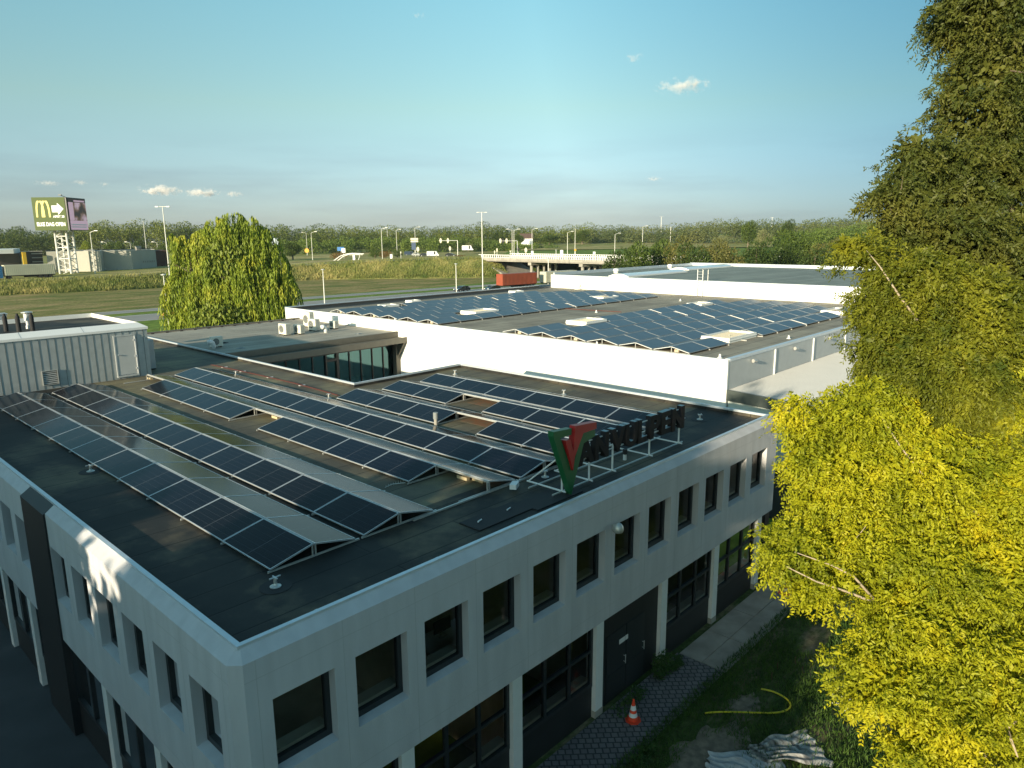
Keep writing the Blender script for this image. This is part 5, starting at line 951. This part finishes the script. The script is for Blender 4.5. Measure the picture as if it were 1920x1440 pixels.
def cone(x,y,lab):
    t_=thing('traffic_cone',lab,'traffic cone',(x,y,ZG+.012),'orange and white traffic cones'); z=ZG+.012
    q=MB(); q.lathe((x,y,z+.03),[(.15,0),(.128,.12)],20); q.build('cone_base',orange,t_); q=MB(); q.lathe((x,y,z+.03),[(.105,.24),(.088,.33)],20); q.build('cone_band_orange',orange,t_); q=MB(); q.lathe((x,y,z+.03),[(.062,.47),(.03,.64),(.028,.66),(.012,.665)],20); q.build('cone_body',orange,t_)
    q=MB(); q.lathe((x,y,z+.03),[(.130,.12),(.107,.24)],20); q.lathe((x,y,z+.03),[(.090,.33),(.064,.47)],20); q.build('reflective_band',whiteband,t_)
    q=MB(); n=8; q.prism([(x+.24*math.cos(math.pi/8+2*math.pi*i/n),y+.24*math.sin(math.pi/8+2*math.pi*i/n)) for i in range(n)],z,z+.03); q.build('foot',orange,t_)
cone(11.39,-.86,'orange and white traffic cone standing alone on the dark path'); cone(21.9,-1.05,'traffic cone under the tree branches, nearer of the pair'); cone(23.1,-.8,'traffic cone under the tree branches, farther of the pair')
pp=[(13.05,-2.32),(13.3,-2.55),(13.75,-3.05),(14.15,-3.5),(14.5,-3.85),(14.85,-4.05),(15.15,-4.05),(15.35,-3.8),(15.4,-3.4),(15.3,-3.05)]
def smooth_pts(P_,n=7):
    out=[]
    for i in range(len(P_)-1):
        p0,p1,p2,p3=P_[max(i-1,0)],P_[i],P_[i+1],P_[min(i+2,len(P_)-1)]
        for k in range(n):
            t=k/n; out.append(tuple(.5*(2*b+(c-a)*t+(2*a-5*b+4*c-d)*t*t+(3*b-a-3*c+d)*t**3) for a,b,c,d in zip(p0,p1,p2,p3)))
    return out+[P_[-1]]
pp=smooth_pts(pp); q=MB(); q.path([(x,y,ZG+.06+.02*math.sin(i*.15)) for i,(x,y) in enumerate(pp)],.027,12); tag(q.build('yellow_pipe',yellowpipe,smooth=True),'curved yellow plastic pipe lying in the grass','pipe')
def tarp(name,lab,cx,cy,w_,h_,rz,m,seed,fold=.12):
    rg=random.Random(seed); q=MB(); nx,ny=60,34; ca,sa=math.cos(rz),math.sin(rz); vs=[]
    for j in range(ny+1):
        for i in range(nx+1):
            u=i/nx-.5; v=j/ny-.5; ww=w_*(.35+.65*(j/ny)); z=.04+fold*(.5+.5*math.sin(u*34+math.sin(v*4+seed)*2.2))*(.25+.75*(.5-v))*.45+fold*.6*math.exp(-((v-.1*math.sin(u*6))**2)*30)*(.5+.5*math.sin(u*9+seed))
            x_=u*ww+.05*math.sin(v*13); y_=v*h_+.06*math.sin(u*21); vs.append((cx+x_*ca-y_*sa,cy+x_*sa+y_*ca,ZG+z))
    q.add(vs,[(j*(nx+1)+i,j*(nx+1)+i+1,(j+1)*(nx+1)+i+1,(j+1)*(nx+1)+i) for j in range(ny) for i in range(nx)]); o=q.build(name,m); tag(o,lab,'tarpaulin')
    md=o.modifiers.new('s','SOLIDIFY'); md.thickness=.012; return o
tm=mat('tarp_white',(.46,.47,.50),.6,noise=.35,nscale=4,stretch=(3,.7,1),bump=.6,bscale=12)
tarp('tarpaulin','crumpled whitish tarpaulin heaped on the soil, larger one',11.6,-4.25,2.4,1.9,math.radians(200),tm,3,.2); tarp('tarpaulin','smaller tarpaulin with dark creases beside the larger one',13.1,-4.75,1.5,2.0,math.radians(230),mat('tarp_creased',(.50,.50,.50),.6,col2=(.03,.03,.03),noise=.5,nscale=2.5,stretch=(3,.6,1)),5,.24)
for k,(x,y) in enumerate(((16.2,-3.0),(17.2,-3.6),(16.9,-2.9),(17.6,-3.2))):
    lab_=('thin red strand in the grass nearest the yellow pipe','thin red strand in the grass just before the daisies','thin red strand in the grass nearest the path','thin red strand in the grass behind the daisies, under the tree')[k]
    q=MB(); q.path([(x-.2,y-.1,ZG+.06),(x,y,ZG+.1),(x+.2,y+.05,ZG+.06)],.012,5); tag(q.build('red_hose_piece',redcable),lab_,'strand','red strands in the grass')
# ================================================================== TREES
def Dp(px,py,dp): return CAMPOS+(CF+CR*((px-960)/FPX)-CU*((py-720)/FPX))*dp
def px_ell(lst):
    out=[]
    for px,py,dp,rx,ry,rd in lst: c=Dp(px,py,dp); s=dp/FPX; out.append((c.x,c.y,c.z,(rx*s*.8+rd*.2),(rx*s*.8+rd*.2),ry*s))
    return out
def inner_leaves(ells,n,rng,sz):
    "older, larger leaves deeper in the crown"
    C,d=blobs([(a,b,c,x*.86,y*.86,z*.86) for a,b,c,x,y,z in ells],n,rng,.35); return leaves(C,rng.normal(0,1,(n,3)),np.full(n,sz)*(.7+.6*rng.random(n)),np.full(n,sz*.6),rng)
def spray_tree(ells,nsp,rng,nl,ll,lw,rl,shell=.5,droop=.5,tuft=26,tr=1.0):
    # sprays gather in leafy tufts at the ends of twigs, with dark hollows between them
    nt_=max(20,nsp//tuft); K,kd=blobs(ells,nt_,rng,shell); sz=(.16+.20*rng.random(nt_))*tr; j=rng.integers(0,nt_,nsp); o_=rng.normal(0,1,(nsp,3)); o_*=np.minimum(1,1.25/np.maximum(np.linalg.norm(o_,axis=1,keepdims=True),.01)); o_[:,2]*=.6
    C=K[j]+o_*sz[j][:,None]; d=unit(kd[j]+.5*unit(o_)); D=unit(d*.75+rng.normal(0,.5,(nsp,3))+np.array([0,0,-droop])); S=unit(np.cross(D,rng.normal(size=D.shape))); out=[]
    L=rl*(.6+.8*rng.random(nsp))
    for i in range(nl):
        t=(i//2+.6)/(nl/2); side=1 if i%2 else -1; c=C+D*(L*t)[:,None]+np.array([0,0,-1])*(L*t*t*.35)[:,None]
        dd=D*.55+S*side*.85+np.array([0,0,-.35])+rng.normal(0,.18,(nsp,3)); out.append(leaves(c,dd,ll*(.7+.6*rng.random(nsp)),np.full(nsp,lw),rng))
    return np.concatenate(out)
def limbs(base,crotch,targets,r0,m,parent,rng,mid=.5):
    q=MB(); base=Vector(base); crotch=Vector(crotch); q.path([base,base.lerp(crotch,.5)+Vector((.15,.1,0)),crotch],[r0*1.25,r0,r0*.75],12)
    for tg,r in targets:
        tg=Vector(tg); s=crotch.lerp(base,rng.random()*.35); k=[s]
        for f in (.3,.6,.85,1): k.append(s.lerp(tg,f)+Vector((rng.normal(0,.18),rng.normal(0,.18),(.6*math.sin(f*3.1))*(tg-s).length*.12)))
        q.path(k,[r,r*.75,r*.5,r*.3,r*.12],8)
        for _ in range(4):
            f=rng.integers(1,4); e=k[f]+Vector(rng.normal(0,1,3))*(tg-s).length*.08; q.path([k[f],k[f].lerp(e,.5)+Vector((0,0,.08)),e],[r*.3,r*.18,r*.05],6)
    return q.build('trunk',m,parent,smooth=True)
E1=px_ell([(1720,560,17,110,90,1.6),(1618,480,17.2,38,26,.5),(1585,462,17.2,16,22,.3),(1850,600,16.8,110,90,1.6),(1655,650,16.5,50,80,.8),(1760,700,16,130,95,1.8),(1890,740,16,90,100,1.6),(1850,800,15.8,90,70,1.2),(1610,800,15.4,95,80,1.2),(1490,770,15.4,16,48,.3),(1500,840,15.4,24,40,.4),
  (1565,900,15,82,90,1.2),(1700,880,15,130,100,1.8),(1850,930,15,115,110,1.8),(1640,1010,14.6,85,75,1.2),(1512,1025,14.5,70,34,.7),(1484,1058,14.4,36,36,.5),(1560,1095,14.2,55,26,.5),(1520,1120,14.2,24,32,.3),(1740,1060,14.2,120,90,1.6),(1870,1100,14,100,100,1.6),
  (1715,1190,13.6,108,80,1.3),(1850,1260,13.2,105,100,1.5),(1680,1290,13.1,100,70,1.1),(1612,1270,13.1,36,28,.4),(1760,1370,12.7,85,65,1),(1880,1380,13.6,60,60,.8),(1750,1440,12.4,60,40,.8),(1950,900,15.5,90,300,2)])
T1=thing('broadleaf_tree','big yellow-green tree with feathery leaves filling the lower right','tree',(13.2,-9.6,ZG),'tall trees on the right')
leaf1=leafmat('yellow_green_leaves',(.13,.17,.010),(.60,.52,.018),(.34,.35,.014),.8,.33)
E1=[(a,b,c,x*.88,y*.88,z*.9) for a,b,c,x,y,z in E1]
quadsmesh('crown',np.concatenate([spray_tree(E1[8:],27000,RNG,12,.088,.036,.25,.62,.35,26,1.0),inner_leaves(E1[8:],26000,RNG,.17)]),leaf1,T1)
T3=thing('broadleaf_tree','green feathery tree between the yellow-green tree and the dark olive tree','tree',(16.4,-8.4,ZG),'tall trees on the right')
quadsmesh('crown',np.concatenate([spray_tree(E1[:8],14000,RNG,12,.095,.038,.27,.62,.35,26,1.1),inner_leaves(E1[:8],14000,RNG,.19)]),leafmat('mid_green_leaves',(.055,.085,.010),(.29,.29,.022),(.15,.165,.014),.8,.33),T3)
limbs((13.2,-9.6,ZG),Dp(1800,1150,15.4),[(Dp(px,py,dp),r) for px,py,dp,r in ((1500,1040,14.4,.08),(1580,920,15.2,.09),(1640,820,15.6,.10),(1690,1290,13.2,.10),(1850,1250,13.4,.10),(1740,1400,12.8,.08),(1870,900,15.2,.13),(1890,1420,12.4,.1))],.24,barkl,T1,RNG)
limbs((16.4,-8.4,ZG),Dp(1830,900,17.2),[(Dp(px,py,dp),r) for px,py,dp,r in ((1720,580,17.2,.12),(1850,620,17,.14),(1640,490,17.3,.07),(1670,660,16.7,.07),(1760,700,16.3,.09))],.25,bark,T3,RNG)
q=MB()
for pts,r in ((((1700,1150,13.9),(1640,1130,13.8),(1590,1110,13.8),(1530,1090,13.8),(1470,1060,13.9)),.035),(((1640,1125,13.8),(1600,1080,13.8),(1560,1060,13.8),(1490,1035,13.9)),.03),(((1850,980,14.2),(1780,920,14.2),(1730,890,14.2),(1690,840,14.3),(1655,785,14.4)),.04),(((1740,900,14.2),(1780,885,14.1),(1820,880,14.1)),.02),(((1900,720,15),(1860,745,15),(1800,760,15)),.025),(((1720,600,16),(1690,560,16),(1650,500,16.4),(1625,470,16.6)),.03)):
    q=MB(); q.path([Dp(*p) for p in pts],[r*(1-.75*i/(len(pts)-1)) for i in range(len(pts))],7); q.build('branch',barkl,T1,smooth=True)
E2=px_ell([(1850,30,21,95,120,2),(1920,-60,21,120,120,2),(1840,180,21,85,105,1.8),(1925,200,21.4,60,130,1.5),(1765,310,20,42,55,.8),(1712,300,19.6,38,58,.8),(1745,20,20.5,16,10,.3),(1790,350,20,60,80,1.2),(1860,330,20.6,75,75,1.3),(1705,395,18.8,52,62,1),(1650,372,18.6,20,22,.3),(1780,450,18.6,90,62,1.4),(1885,480,18.8,80,70,1.4),(1800,530,18.6,100,60,1.4),(1930,430,21,50,60,1)])
T2=thing('broadleaf_tree','tallest dark olive-green tree rising out of the top right corner','tree',(19.3,-7.4,ZG),'tall trees on the right')
leaf2=leafmat('olive_leaves',(.040,.062,.012),(.15,.15,.026),(.085,.10,.018),.8,.28)
E2=[(a,b,c,x*.86,y*.86,z*.9) for a,b,c,x,y,z in E2]
quadsmesh('crown',np.concatenate([spray_tree(E2,13000,RNG,12,.115,.046,.30,.6,.3,26,1.2),inner_leaves(E2,15000,RNG,.22)]),leaf2,T2)
limbs((19.3,-7.4,ZG),Dp(1880,700,20.5),[(Dp(px,py,dp),r) for px,py,dp,r in ((1850,40,21,.12),(1930,0,21,.12),(1712,290,19.6,.09),(1780,440,18.8,.09),(1840,200,21,.1),(1660,380,18.8,.06),(1800,330,20.2,.08))],.3,bark,T2,RNG)
# trees standing behind the photographer: they shade the near walls and the yard
leafd=leafmat('shade_leaves',(.04,.07,.014),(.09,.13,.025),None,.5,.1)
def shade_tree(x,y,top,r,lab,n,low=-4):
    RNG=np.random.default_rng(int(abs(x)*31+abs(y)*57+top*13))
    t_=thing('shade_tree',lab,'tree',(x,y,ZG),'trees west of the office'); cz=(top+low)/2; rz=(top-low)/2
    E=([(x,y,top-1.5,r*1.05,r*1.05,1.45)] if 5.5<top<6.6 else [])+[(x,y,cz,r*.8,r*.8,rz)]+[(x+RNG.normal(0,r*.45),y+RNG.normal(0,r*.5),cz+RNG.uniform(-.75,.75)*rz,r*.5,r*.5,r*.5) for _ in range(7)]
    C,d=blobs([e for e in E],n,RNG,.2); C[:,2]=np.minimum(C[:,2],top+RNG.normal(0,.4,n)); quadsmesh('crown',leaves(C,RNG.normal(0,1,(n,3)),np.full(n,.75),np.full(n,.5),RNG),leafd,t_)
    q=MB(); q.tube((x,y,ZG),(x,y,cz),.35,.15,10); q.build('trunk',bark,t_)
for i,(x,y,top,r,n) in enumerate(((-26,-7.2,9.2,3.0,2600),(-24,-3.6,11.4,3.3,3600),(-27,-.2,9.0,3.0,2400),(-24,3.0,4.8,2.4,2600),(-24,8.2,5.8,2.6,3600),(-24,12.5,5.8,3.0,3600),(-24,17.5,5.8,3.0,3600),(-24,22.5,5.8,3.0,3600),(-24,27.5,5.8,3.0,3200),(-26,-11.5,1.5,2.5,1500),(-24,6.0,5.8,1.6,2600),(-24,10.2,5.8,2.6,3200),(-24,15,5.8,3.0,3200),(-24,20,5.8,3.0,3200),(-24,25,5.8,3.0,3000),(-27,-4.8,10.6,3.0,2600))):
    shade_tree(x,y,top,r,'leafy tree west of the office, %s from the south of its row'%ORD[i],n)
for i,(x,y,top,r,n) in enumerate(((-16,-27,7,3.5,2600),(-8,-28,8,3.8,2800),(0,-27,8.5,3.8,2800),(8,-28,8,3.8,2800),(16,-29,9,4,2800))):
    shade_tree(x,y,top,r,'leafy tree south of the yard, %s from the west of its row'%ORD[i],n,low=-6)  # unseen row added to cut sky light on the front wall
# weeping willow
def willow():
    dp=96; s=dp/FPX; c=Dp(430,640,dp); t_=thing('weeping_willow','large weeping willow with long yellow-green hanging strands left of centre','tree',(c.x,c.y,ZG))
    rt=Vector((CR.x,CR.y,0)).normalized(); fw=Vector((CF.x,CF.y,0)).normalized(); V=[]
    lobes=[(434,393,3.2,2.6),(404,404,2.6,2.0),(378,428,2.9,2.2),(345,440,2.6,1.5),(322,436,1.3,1.2),(466,402,3.2,2.8),(494,424,2.8,2.6),(515,462,2.6,2.8),(532,505,2.2,2.6),(542,545,1.6,2.4),(340,500,2.8,2.6),(328,545,1.6,2.0),(420,440,4.2,3.2),(470,460,4.4,3.2),(395,480,4.0,3),(445,505,4.4,3.0),(500,520,3.6,3.0),(540,585,2.2,2.4),(385,540,3.8,2.6),(350,575,2.4,2.0)]
    C=[];D=[];L=[]
    for (px,py,r,h) in lobes:
        top=Dp(px,py,dp); r*=.80; nb=max(4,int(6.5*r*r*.62))
        for _b in range(nb):
            a0=RNG.random()*2*math.pi; rb=r*math.sqrt(RNG.random()); lb=RNG.uniform(1.8,5.4); sw=RNG.normal(0,.10); 
            for _ in range(13):
                a=a0+RNG.normal(0,.12); rr_=max(.05,rb+RNG.normal(0,.28)); z0=top.z-h*(rr_/r)**2-RNG.random()*.35; off=rt*(rr_*math.cos(a))+fw*(rr_*math.sin(a)*1.25)
                p=Vector((top.x,top.y,z0))+off; ln=min(lb*RNG.uniform(.75,1.1)+1.3*(rr_/r),p.z+5.2+RNG.random()*1.4); out=(off.normalized() if off.length>.01 else rt); sway=sw+RNG.normal(0,.02)
                t=0.0
                while t<ln:
                    f=t/ln; q_=p+out*(.50*math.sin(min(1,f*2)*1.3))*(1-.35*f)+rt*(sway*t)+Vector((0,0,-t+.35*math.sin(min(1,f*3)*3.1)))
                    C.append(q_[:]); D.append((RNG.normal(0,.22)+sway,RNG.normal(0,.22),-1)); L.append(RNG.uniform(.4,.75)); t+=RNG.uniform(.17,.3)
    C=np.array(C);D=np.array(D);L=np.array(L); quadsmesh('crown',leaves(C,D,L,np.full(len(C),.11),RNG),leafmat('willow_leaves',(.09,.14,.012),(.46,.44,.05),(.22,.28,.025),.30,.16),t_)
    cc_=Dp(432,480,dp); inn=[(cc_.x,cc_.y,cc_.z-1,3.8,3.8,4.0),(c.x,c.y,-3.0,4.6,4.6,2.4)]; Ci,di=blobs(inn,9000,RNG,.3); quadsmesh('inner_crown',leaves(Ci,np.stack([RNG.normal(0,.4,9000),RNG.normal(0,.4,9000),-np.ones(9000)],1),np.full(9000,.6),np.full(9000,.28),RNG),leafmat('willow_inner',(.06,.09,.010),(.20,.24,.03),None,.5,.05),t_)  # dark leaf mass added inside the crown to block light
    limbs((c.x,c.y,ZG),(c.x+.4,c.y,2),[(Dp(px,py+60,dp),.3) for px,py,_,_ in lobes[:6]],.7,bark,t_,RNG)
willow()
# background trees: a few kinds, built once and copied
def proto_tree(name,lab,h,r,n,lsz,m,rng,lobes=9,trunkh=.35,col=bark):
    t_=thing(name,lab,'tree',(0,0,0)); E=[(0,0,h*.62,r*.75,r*.75,h*.34)]+[(rng.normal(0,r*.42),rng.normal(0,r*.42),h*(.38+.5*rng.random()),r*.5,r*.5,h*.17) for _ in range(lobes)]
    C,d=blobs(E,n,rng,.55); C[:,2]=np.maximum(C[:,2],h*.03); V=leaves(C,d+rng.normal(0,.8,(n,3)),lsz*(.6+.8*rng.random(n)),np.full(n,lsz*.55),rng)
    quadsmesh('crown',V,m,t_); q=MB(); q.path([(0,0,-.1),(.05,0,h*.3),(0,.05,h*.6),(0,0,h*.85)],[r*.09,r*.07,r*.05,r*.02],8); q.build('trunk',col,t_); return t_
lg=[leafmat('leaves_dark_green',(.028,.050,.010),(.085,.115,.022),(.05,.08,.016),.22,.25),leafmat('leaves_mid_green',(.045,.075,.012),(.13,.165,.03),(.08,.12,.02),.22,.25),leafmat('leaves_olive',(.07,.075,.016),(.20,.16,.045),(.12,.12,.03),.22,.25),leafmat('leaves_pale',(.12,.14,.05),(.30,.30,.14),None,.22,.2),leafmat('leaves_lime',(.12,.17,.015),(.33,.36,.04),None,.3,.3)]
protos=[]
PK={'dark':('broadleaf_tree',10,4.2,5200,.42,lg[0]),'mid':('broadleaf_tree',10,4.0,5200,.42,lg[1]),'olive':('broadleaf_tree',10,4.4,4600,.42,lg[2]),'pale':('broadleaf_tree',10,3.6,3600,.4,lg[3]),'lime':('broadleaf_tree',10,4.0,4200,.42,lg[4]),'bush':('shrub',4,2.8,1800,.3,lg[1]),'rust':('shrub',4,3.2,1800,.3,leafmat('leaves_rust',(.10,.07,.015),(.30,.14,.03),None,.3,.2))}
PT={}
def place_tree(kind,px,pyt,dp,lab,wpx=None,zb=None,group=None):
    top=Dp(px,pyt,dp); zb=ZG if zb is None else zb; nm,h,r,n,ls,m=PK[kind]
    if kind not in PT: o=proto_tree(nm,lab,h,r,n,ls,m,RNG); PT[kind]=o
    else: o=dup(PT[kind],(0,0,0),lab)
    H_=top.z-zb; sz=H_/h; sx=(wpx*dp/FPX/2/(r*1.15)) if wpx else sz
    o.location=(top.x,top.y,zb); o.scale=(sx,sx,sz); o.rotation_euler=(0,0,random.uniform(0,6.28)); o['label']=lab; o['category']='shrub' if nm=='shrub' else 'tree'; o['group']=group or 'trees around the halls and junction'; return o
for kind,px,pyt,dp,w_,lab in (('dark',1152,466,128,66,'dark tree at the right end of the bridge, leftmost of the belt'),('mid',1195,455,140,84,'green tree just right of the first tree at the bridge end'),('mid',1240,450,150,86,'green tree behind the small lamp of the grey roof'),('olive',1280,448,142,80,'olive-brown tree left of the pale house gap in the belt'),
    ('dark',1310,456,128,84,'dark low tree behind the rear barrel skylight'),('olive',1345,452,150,80,'large rust-tinged tree above the cage ladder'),('olive',1375,458,122,70,'thin-leaved olive tree right of the cage ladder'),('dark',1420,448,140,90,'big dark round tree in the middle of the belt'),('dark',1465,455,150,80,'dark tree beside the middle lamp of the grey roof'),
    ('mid',1500,432,165,100,'tallest green tree of the belt, its crown above the others'),('dark',1530,462,130,90,'dark tree close behind the right half of the grey roof'),('olive',1545,450,150,70,'olive tree partly behind the yellow-green sprig'),('dark',1590,470,128,80,'dark tree behind the tip of the yellow-green sprig'),('mid',1630,440,150,110,'green tree just left of the big yellow tree'),('mid',1700,440,160,120,'green tree mostly hidden by the big yellow tree')):
    place_tree(kind,px,pyt,dp,lab,w_,group='belt of trees behind the grey-roofed hall')
for kind,px,pyt,dp,w_,zb,lab in (('lime',160,449,330,26,-4.4,'small yellowish weeping tree right of the lattice tower'),('mid',205,453,330,30,-4.4,'round green tree behind the grey low building, left one'),('mid',222,452,320,26,-4.4,'round green tree behind the grey low building, middle one'),('dark',262,446,330,34,-4.4,'darker tree behind the grey low building, right one'),('mid',300,458,320,26,-4.4,'tree behind the dark brick building'),
    ('mid',547,452,300,46,-3,'dark leafy tree beside the upper road at the right edge of the willow'),('pale',878,454,420,18,-2.5,'pale feathery tree left of the white box van'),('pale',871,473,400,14,-2.5,'little green bush at the foot of the signal portal'),('mid',1092,431,520,40,-1,'round pale-green tree beyond the middle of the bridge'),('mid',1030,440,520,50,-1,'dark green tree beyond the bridge, right of the lamp'),('mid',975,440,500,24,-1,'green tree behind the twin lamp posts'),('pale',1355,440,300,34,-1,'pale grey-green tree at the edge of the right fields'),('pale',1432,427,300,34,-1,'pale feathery tree beside the distant double mast'),('mid',1405,413,330,40,-1,'slim round-topped tree on the right skyline'),('dark',1478,411,330,34,-1,'small round-topped dark tree on the right skyline')):
    place_tree(kind,px,pyt,dp,lab,w_,zb)
for kind,px,pyt,dp,w_,zb,lab in (('bush',91,500,225,24,-4.4,'round green shrub in front of the parked cream trailer'),('rust',632,473,290,34,-3,'rust-coloured shrub left of the arched footbridge'),('rust',720,470,300,26,-3,'brownish shrub right of the arched footbridge'),('bush',703,468,300,34,-3,'green shrub right of the arched footbridge'),('bush',745,469,310,26,-3,'green shrub left of the waiting cars'),('bush',893,475,380,26,-2.5,'low green shrub behind the black car'),('rust',862,478,300,24,-2.2,'brownish low shrub right of the black car')):
    place_tree(kind,px,pyt,dp,lab,w_,zb,group='shrubs at the junction')
def wood(name,lab,sky_,dp0,dp1,zb,m,step,rpx,rng,n=230,lsz=1.5,depthrows=3):
    Cs=[];Ds=[]
    xs=[a for a,b in sky_]; ys=[b for a,b in sky_]; x=xs[0]
    while x<xs[-1]:
        for row in range(depthrows):
            f=(x-xs[0])/(xs[-1]-xs[0]); dp=dp0+(dp1-dp0)*f+row*rpx*2.4*dp0/FPX+rng.normal(0,3); yt=np.interp(x,xs,ys)+rng.normal(0,2.2)-3.5+(depthrows-1-row)*4.5*(row<depthrows-1)
            top=Dp(x+rng.normal(0,4),yt,dp); r=rpx*dp/FPX*rng.uniform(.8,1.25); H_=top.z-zb; E=[(top.x,top.y,top.z-r*.75,r,r,r*.75),(top.x,top.y,zb+H_*.4,r*.9,r*.9,H_*.42)]+[(top.x+rng.normal(0,r*.6),top.y+rng.normal(0,r*.6),top.z-r*(.6+rng.random()),r*.55,r*.55,r*.42) for _ in range(4)]
            C,d=blobs(E,n,rng,.75); Cs.append(C); Ds.append(d+rng.normal(0,.6,(n,3)))
        x+=step*rng.uniform(.7,1.3)
    C=np.concatenate(Cs); D=np.concatenate(Ds); o=quadsmesh(name,leaves(C,D,lsz*(.6+.8*rng.random(len(C))),np.full(len(C),lsz*.7),rng),m); tag(o,lab,'woodland',kind='stuff')
wm=[leafmat('wood_leaves_a',(.035,.065,.010),(.20,.22,.04),(.10,.13,.022),.03,.25),leafmat('wood_leaves_b',(.05,.095,.015),(.19,.25,.04),(.11,.16,.028),.035,.25),leafmat('wood_leaves_c',(.06,.09,.03),(.19,.19,.06),(.115,.14,.045),.03,.25)]
wood('far_wood','dense line of broadleaf woodland along the left and middle horizon',[(-60,432),(0,432),(40,430),(60,437),(100,432),(150,428),(170,424),(200,416),(225,424),(260,418),(300,416),(325,424),(360,422),(420,426),(520,425),(560,430),(600,424),(640,425),(680,430),(720,426),(790,426),(850,428),(900,422),(930,423),(960,429),(985,425),(1020,428),(1060,425),(1110,426)],430,560,-4.5,wm[0],19,17,RNG,950,.82)
wood('lower_wood','lower brighter woodland in front of the far wood, behind the junction',[(500,452),(540,455),(580,450),(620,452),(660,447),(700,450),(760,448),(800,450),(850,446),(900,452),(940,455),(990,458),(1040,459)],400,440,-3.5,wm[1],15,11,RNG,620,.68,2)
wood('right_wood','hazy mixed woodland on the right horizon',[(1040,437),(1080,432),(1120,428),(1160,425),(1200,426),(1240,424),(1290,422),(1330,418),(1350,412),(1390,412),(1400,420),(1440,416),(1500,420),(1540,414),(1600,412),(1660,408),(1760,405),(1960,400)],560,430,-2,wm[2],18,15,RNG,800,.85,3)
wood('right_fore_wood','nearer belt of woodland rising behind the right-hand trees',[(1480,438),(1520,430),(1560,432),(1600,424),(1640,420),(1720,420),(1960,420)],300,260,-3,wm[1],18,15,RNG,600,.6,2)
# ================================================================== CLOUDS
def cloud(px,py,w_,h_,dens,seed):
    "a small cumulus: soft, uneven density inside an ellipsoid"
    m=bpy.data.materials.new('cloud_vapour'); m.use_nodes=True; t=m.node_tree; t.nodes.remove(t.nodes['Principled BSDF']); L=t.links; out=t.nodes['Material Output']
    tc=t.nodes.new('ShaderNodeTexCoord'); n=t.nodes.new('ShaderNodeTexNoise'); mp=t.nodes.new('ShaderNodeMapping'); mp.inputs['Scale'].default_value=(w_/h_*.8,w_/h_*.8,1.1); mp.inputs['Location'].default_value=(seed,seed*2,0); L.new(tc.outputs['Object'],mp.inputs[0]); L.new(mp.outputs[0],n.inputs[0]); n.inputs['Scale'].default_value=1.1; n.inputs['Detail'].default_value=6; n.inputs['Roughness'].default_value=.62
    ln=t.nodes.new('ShaderNodeVectorMath'); ln.operation='LENGTH'; L.new(tc.outputs['Object'],ln.inputs[0])
    a1=t.nodes.new('ShaderNodeMath'); a1.operation='MULTIPLY_ADD'; a1.inputs[1].default_value=-1.0; cr=t.nodes.new('ShaderNodeMapRange'); cr.inputs[1].default_value=.36; cr.inputs[2].default_value=.66; cr.inputs[3].default_value=-.15; cr.inputs[4].default_value=1.0; L.new(n.outputs[0],cr.inputs[0]); L.new(ln.outputs['Value'],a1.inputs[0]); L.new(cr.outputs[0],a1.inputs[2])
    a2=t.nodes.new('ShaderNodeMath'); a2.operation='MULTIPLY_ADD'; a2.inputs[1].default_value=dens*5; a2.inputs[2].default_value=dens*.1; L.new(a1.outputs[0],a2.inputs[0])
    a3=t.nodes.new('ShaderNodeMath'); a3.operation='MAXIMUM'; a3.inputs[1].default_value=0; L.new(a2.outputs[0],a3.inputs[0])
    v=t.nodes.new('ShaderNodeVolumePrincipled'); v.inputs['Color'].default_value=(1,.97,.95,1); v.inputs['Anisotropy'].default_value=-.1; L.new(a3.outputs[0],v.inputs['Density']); L.new(v.outputs[0],out.inputs['Volume'])
    bm=bmesh.new(); bmesh.ops.create_icosphere(bm,subdivisions=3,radius=1); me=bpy.data.meshes.new('cloud'); bm.to_mesh(me); bm.free(); me.materials.append(m)
    dp=3800; sc_=dp/FPX; o=bpy.data.objects.new('cloud',me); o.location=Dp(px,py,dp); o.scale=(w_*sc_*.6,w_*sc_*.6,h_*sc_*.75); o.rotation_euler=(0,0,math.atan2(CR.y,CR.x)); COL.objects.link(o); o['kind']='structure'
import bmesh
for i_,a in enumerate(((1280,162,110,22,.007),(1188,109,40,14,.005),(785,30,30,11,.004),(300,357,86,17,.020),(378,361,74,15,.020),(438,364,40,9,.012),(150,342,30,9,.009),(90,343,50,9,.008),(196,346,22,8,.010),(1226,335,34,8,.010))): cloud(*a,i_*3.7)

# ================================================================== HAZE
hm=bpy.data.materials.new('haze_air'); hm.use_nodes=True; t=hm.node_tree; t.nodes.remove(t.nodes['Principled BSDF']); v=t.nodes.new('ShaderNodeVolumePrincipled'); v.inputs['Color'].default_value=(.80,.92,1,1); v.inputs['Density'].default_value=.00008; v.inputs['Anisotropy'].default_value=.2; t.links.new(v.outputs[0],t.nodes['Material Output'].inputs['Volume'])
q=MB(); q.box(-1520,-1520,ZG-1.1,2220,2220,34); tag(q.build('haze',hm),'thin evening haze over the fields and far woods','haze',kind='stuff')
